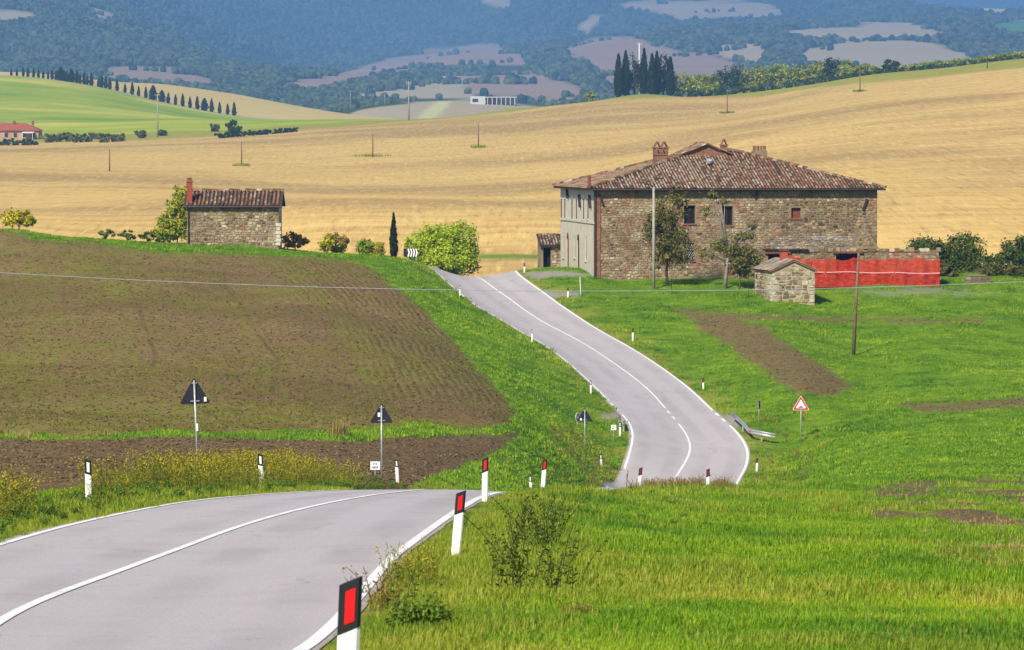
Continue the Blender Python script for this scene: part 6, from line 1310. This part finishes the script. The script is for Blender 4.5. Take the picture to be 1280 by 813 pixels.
weed_plant('flowering_weed', 'yellow-flowered straggly weed spilling over the road line', 500, 735, 43, mus, .8, [(rr.uniform(-.25, .35), rr.uniform(-.9, 1.2), rr.uniform(.6, 1.1), rr.uniform(0, 6)) for _ in range(11)])
weed_plant('green_weed', 'bushy green weed at the road edge between the first two posts', 520, 790, 37, grn + tw[:1], .9, [(rr.uniform(-.25, .25), rr.uniform(-.4, .4), rr.uniform(.6, 1.1), rr.uniform(0, 6)) for _ in range(4)])
weed_plant('dry_tuft', 'dry straw-brown tuft in the near meadow', 722, 775, 40, brw, .45, [(rr.uniform(-.12, .12), rr.uniform(-.12, .12), rr.uniform(.6, 1.1), rr.uniform(0, 6)) for _ in range(6)])
weed_plant('twiggy_weed', 'thin brown twiggy weed at the grass edge left of the yellow flowers', 478, 765, 40, brw, 1.0, [(rr.uniform(-.12, .12), rr.uniform(-.3, .3), rr.uniform(.6, 1.1), rr.uniform(0, 6)) for _ in range(3)])
def reed_clump(label, px, py, D, h, mat, n=70, w=.35):
    b = place(px, py, D); o = empty('reed_clump', b); tag(o, label, 'grass clump', None)
    for i in range(3): me = blades_mesh('reed', n, h, w, .012, 500 + int(px) + i, .45); c = link('blades', me, mat, o); c.location = ((i - 1) * w * .5, (i % 2) * .2, -.03)
    return o
reed_clump('tall straw-coloured reed clump on the grass balk below the ploughed slope', 424, 546, 192, .85, M_DRY)
for i, px in enumerate((28, 95, 130, 290, 310, 345, 440, 455)): reed_clump('straw-coloured tussock on the grass balk below the ploughed slope' if i in (0, 1, 2) else 'dark green tussock on the grass balk below the ploughed slope', px, 546 + (i % 2), 190, .36, M_DRY if i in (0, 1, 2) else M_GRASS, 60, .6)['group'] = 'straw tussocks along the grass balk' if i in (0, 1, 2) else 'green tussocks along the grass balk'
for (px, py, w) in ((466, 196, 5.0), (302, 208, 2.2), (598, 185, 2.0), (909, 142, 2.6), (1075, 115, 2.2)):
    b = on_hill(px, py, 600); o = empty('weed_patch', b); tag(o, 'pale yellow-green weed patch round the foot of a stubble field pole', 'weeds', 'weed patches at the stubble field poles')
    link('blades', blades_mesh('patch_blades', 160, .75, w, .09, 600 + px, .6), M_VERGE, o)['kind'] = 'stuff'
# clods on the ploughed ground
clod_m = NT('clods'); clod_m.base(clod_m.ramp(clod_m.math('ADD', clod_m.math('MULTIPLY', clod_m.node('ShaderNodeObjectInfo').outputs['Random'], .6), clod_m.math('MULTIPLY', clod_m.noise(clod_m.pos(), 6, 3), .4)), [(.2, (.045, .027, .012)), (.55, (.13, .083, .034)), (.85, (.24, .165, .075))])); clod_m = clod_m.m
x, y = sample(95000, 120, 342); z = ground_z(x, y); _, _, so, stp, we, di, gv_ = zones(x, y, z); d = road_dist(x, y)
k = (np.maximum.reduce([so, stp, we]) > .5) & (d > 1) & (x < 60); dens = .35 + .65 * fbm(x * .12, y * .12, 3, 91); k &= RNG.random(len(x)) < dens
scatter('soil_clods', np.stack([x, y, z], 1)[k], np.stack([RNG.uniform(.025, .09, k.sum()), RNG.uniform(.025, .08, k.sum()), RNG.uniform(.015, .05, k.sum())], 1), RNG.uniform(0, 6.28, k.sum()), [(blob_mesh('clod_%d' % i, 40 + i, 1, .5), clod_m) for i in range(3)], 'brown clods of turned earth on the ploughed fields', 'soil')
x, y = sample(60000, 175, 340); z = ground_z(x, y); _, _, so, stp, we, di, gv_ = zones(x, y, z)
k = (so > .5) & (RNG.random(len(x)) < smooth(.44, .62, fbm(x * .09, y * .09, 4, 92)) * .85 + .03)
scatter('field_weeds', np.stack([x, y, z], 1)[k], RNG.uniform(.5, 1.1, k.sum()), RNG.uniform(0, 6.28, k.sum()), [(blades_mesh('field_tuft_%d' % i, 12, .10, .18, .014, 360 + i), grass_mat('field_weed_blades_%d' % i, [(.3, (.11, .13, .012)), (.6, (.22, .22, .02)), (.85, (.34, .28, .06))])) for i in range(2)], 'sparse olive weeds sprouting on the ploughed slope', 'weeds')
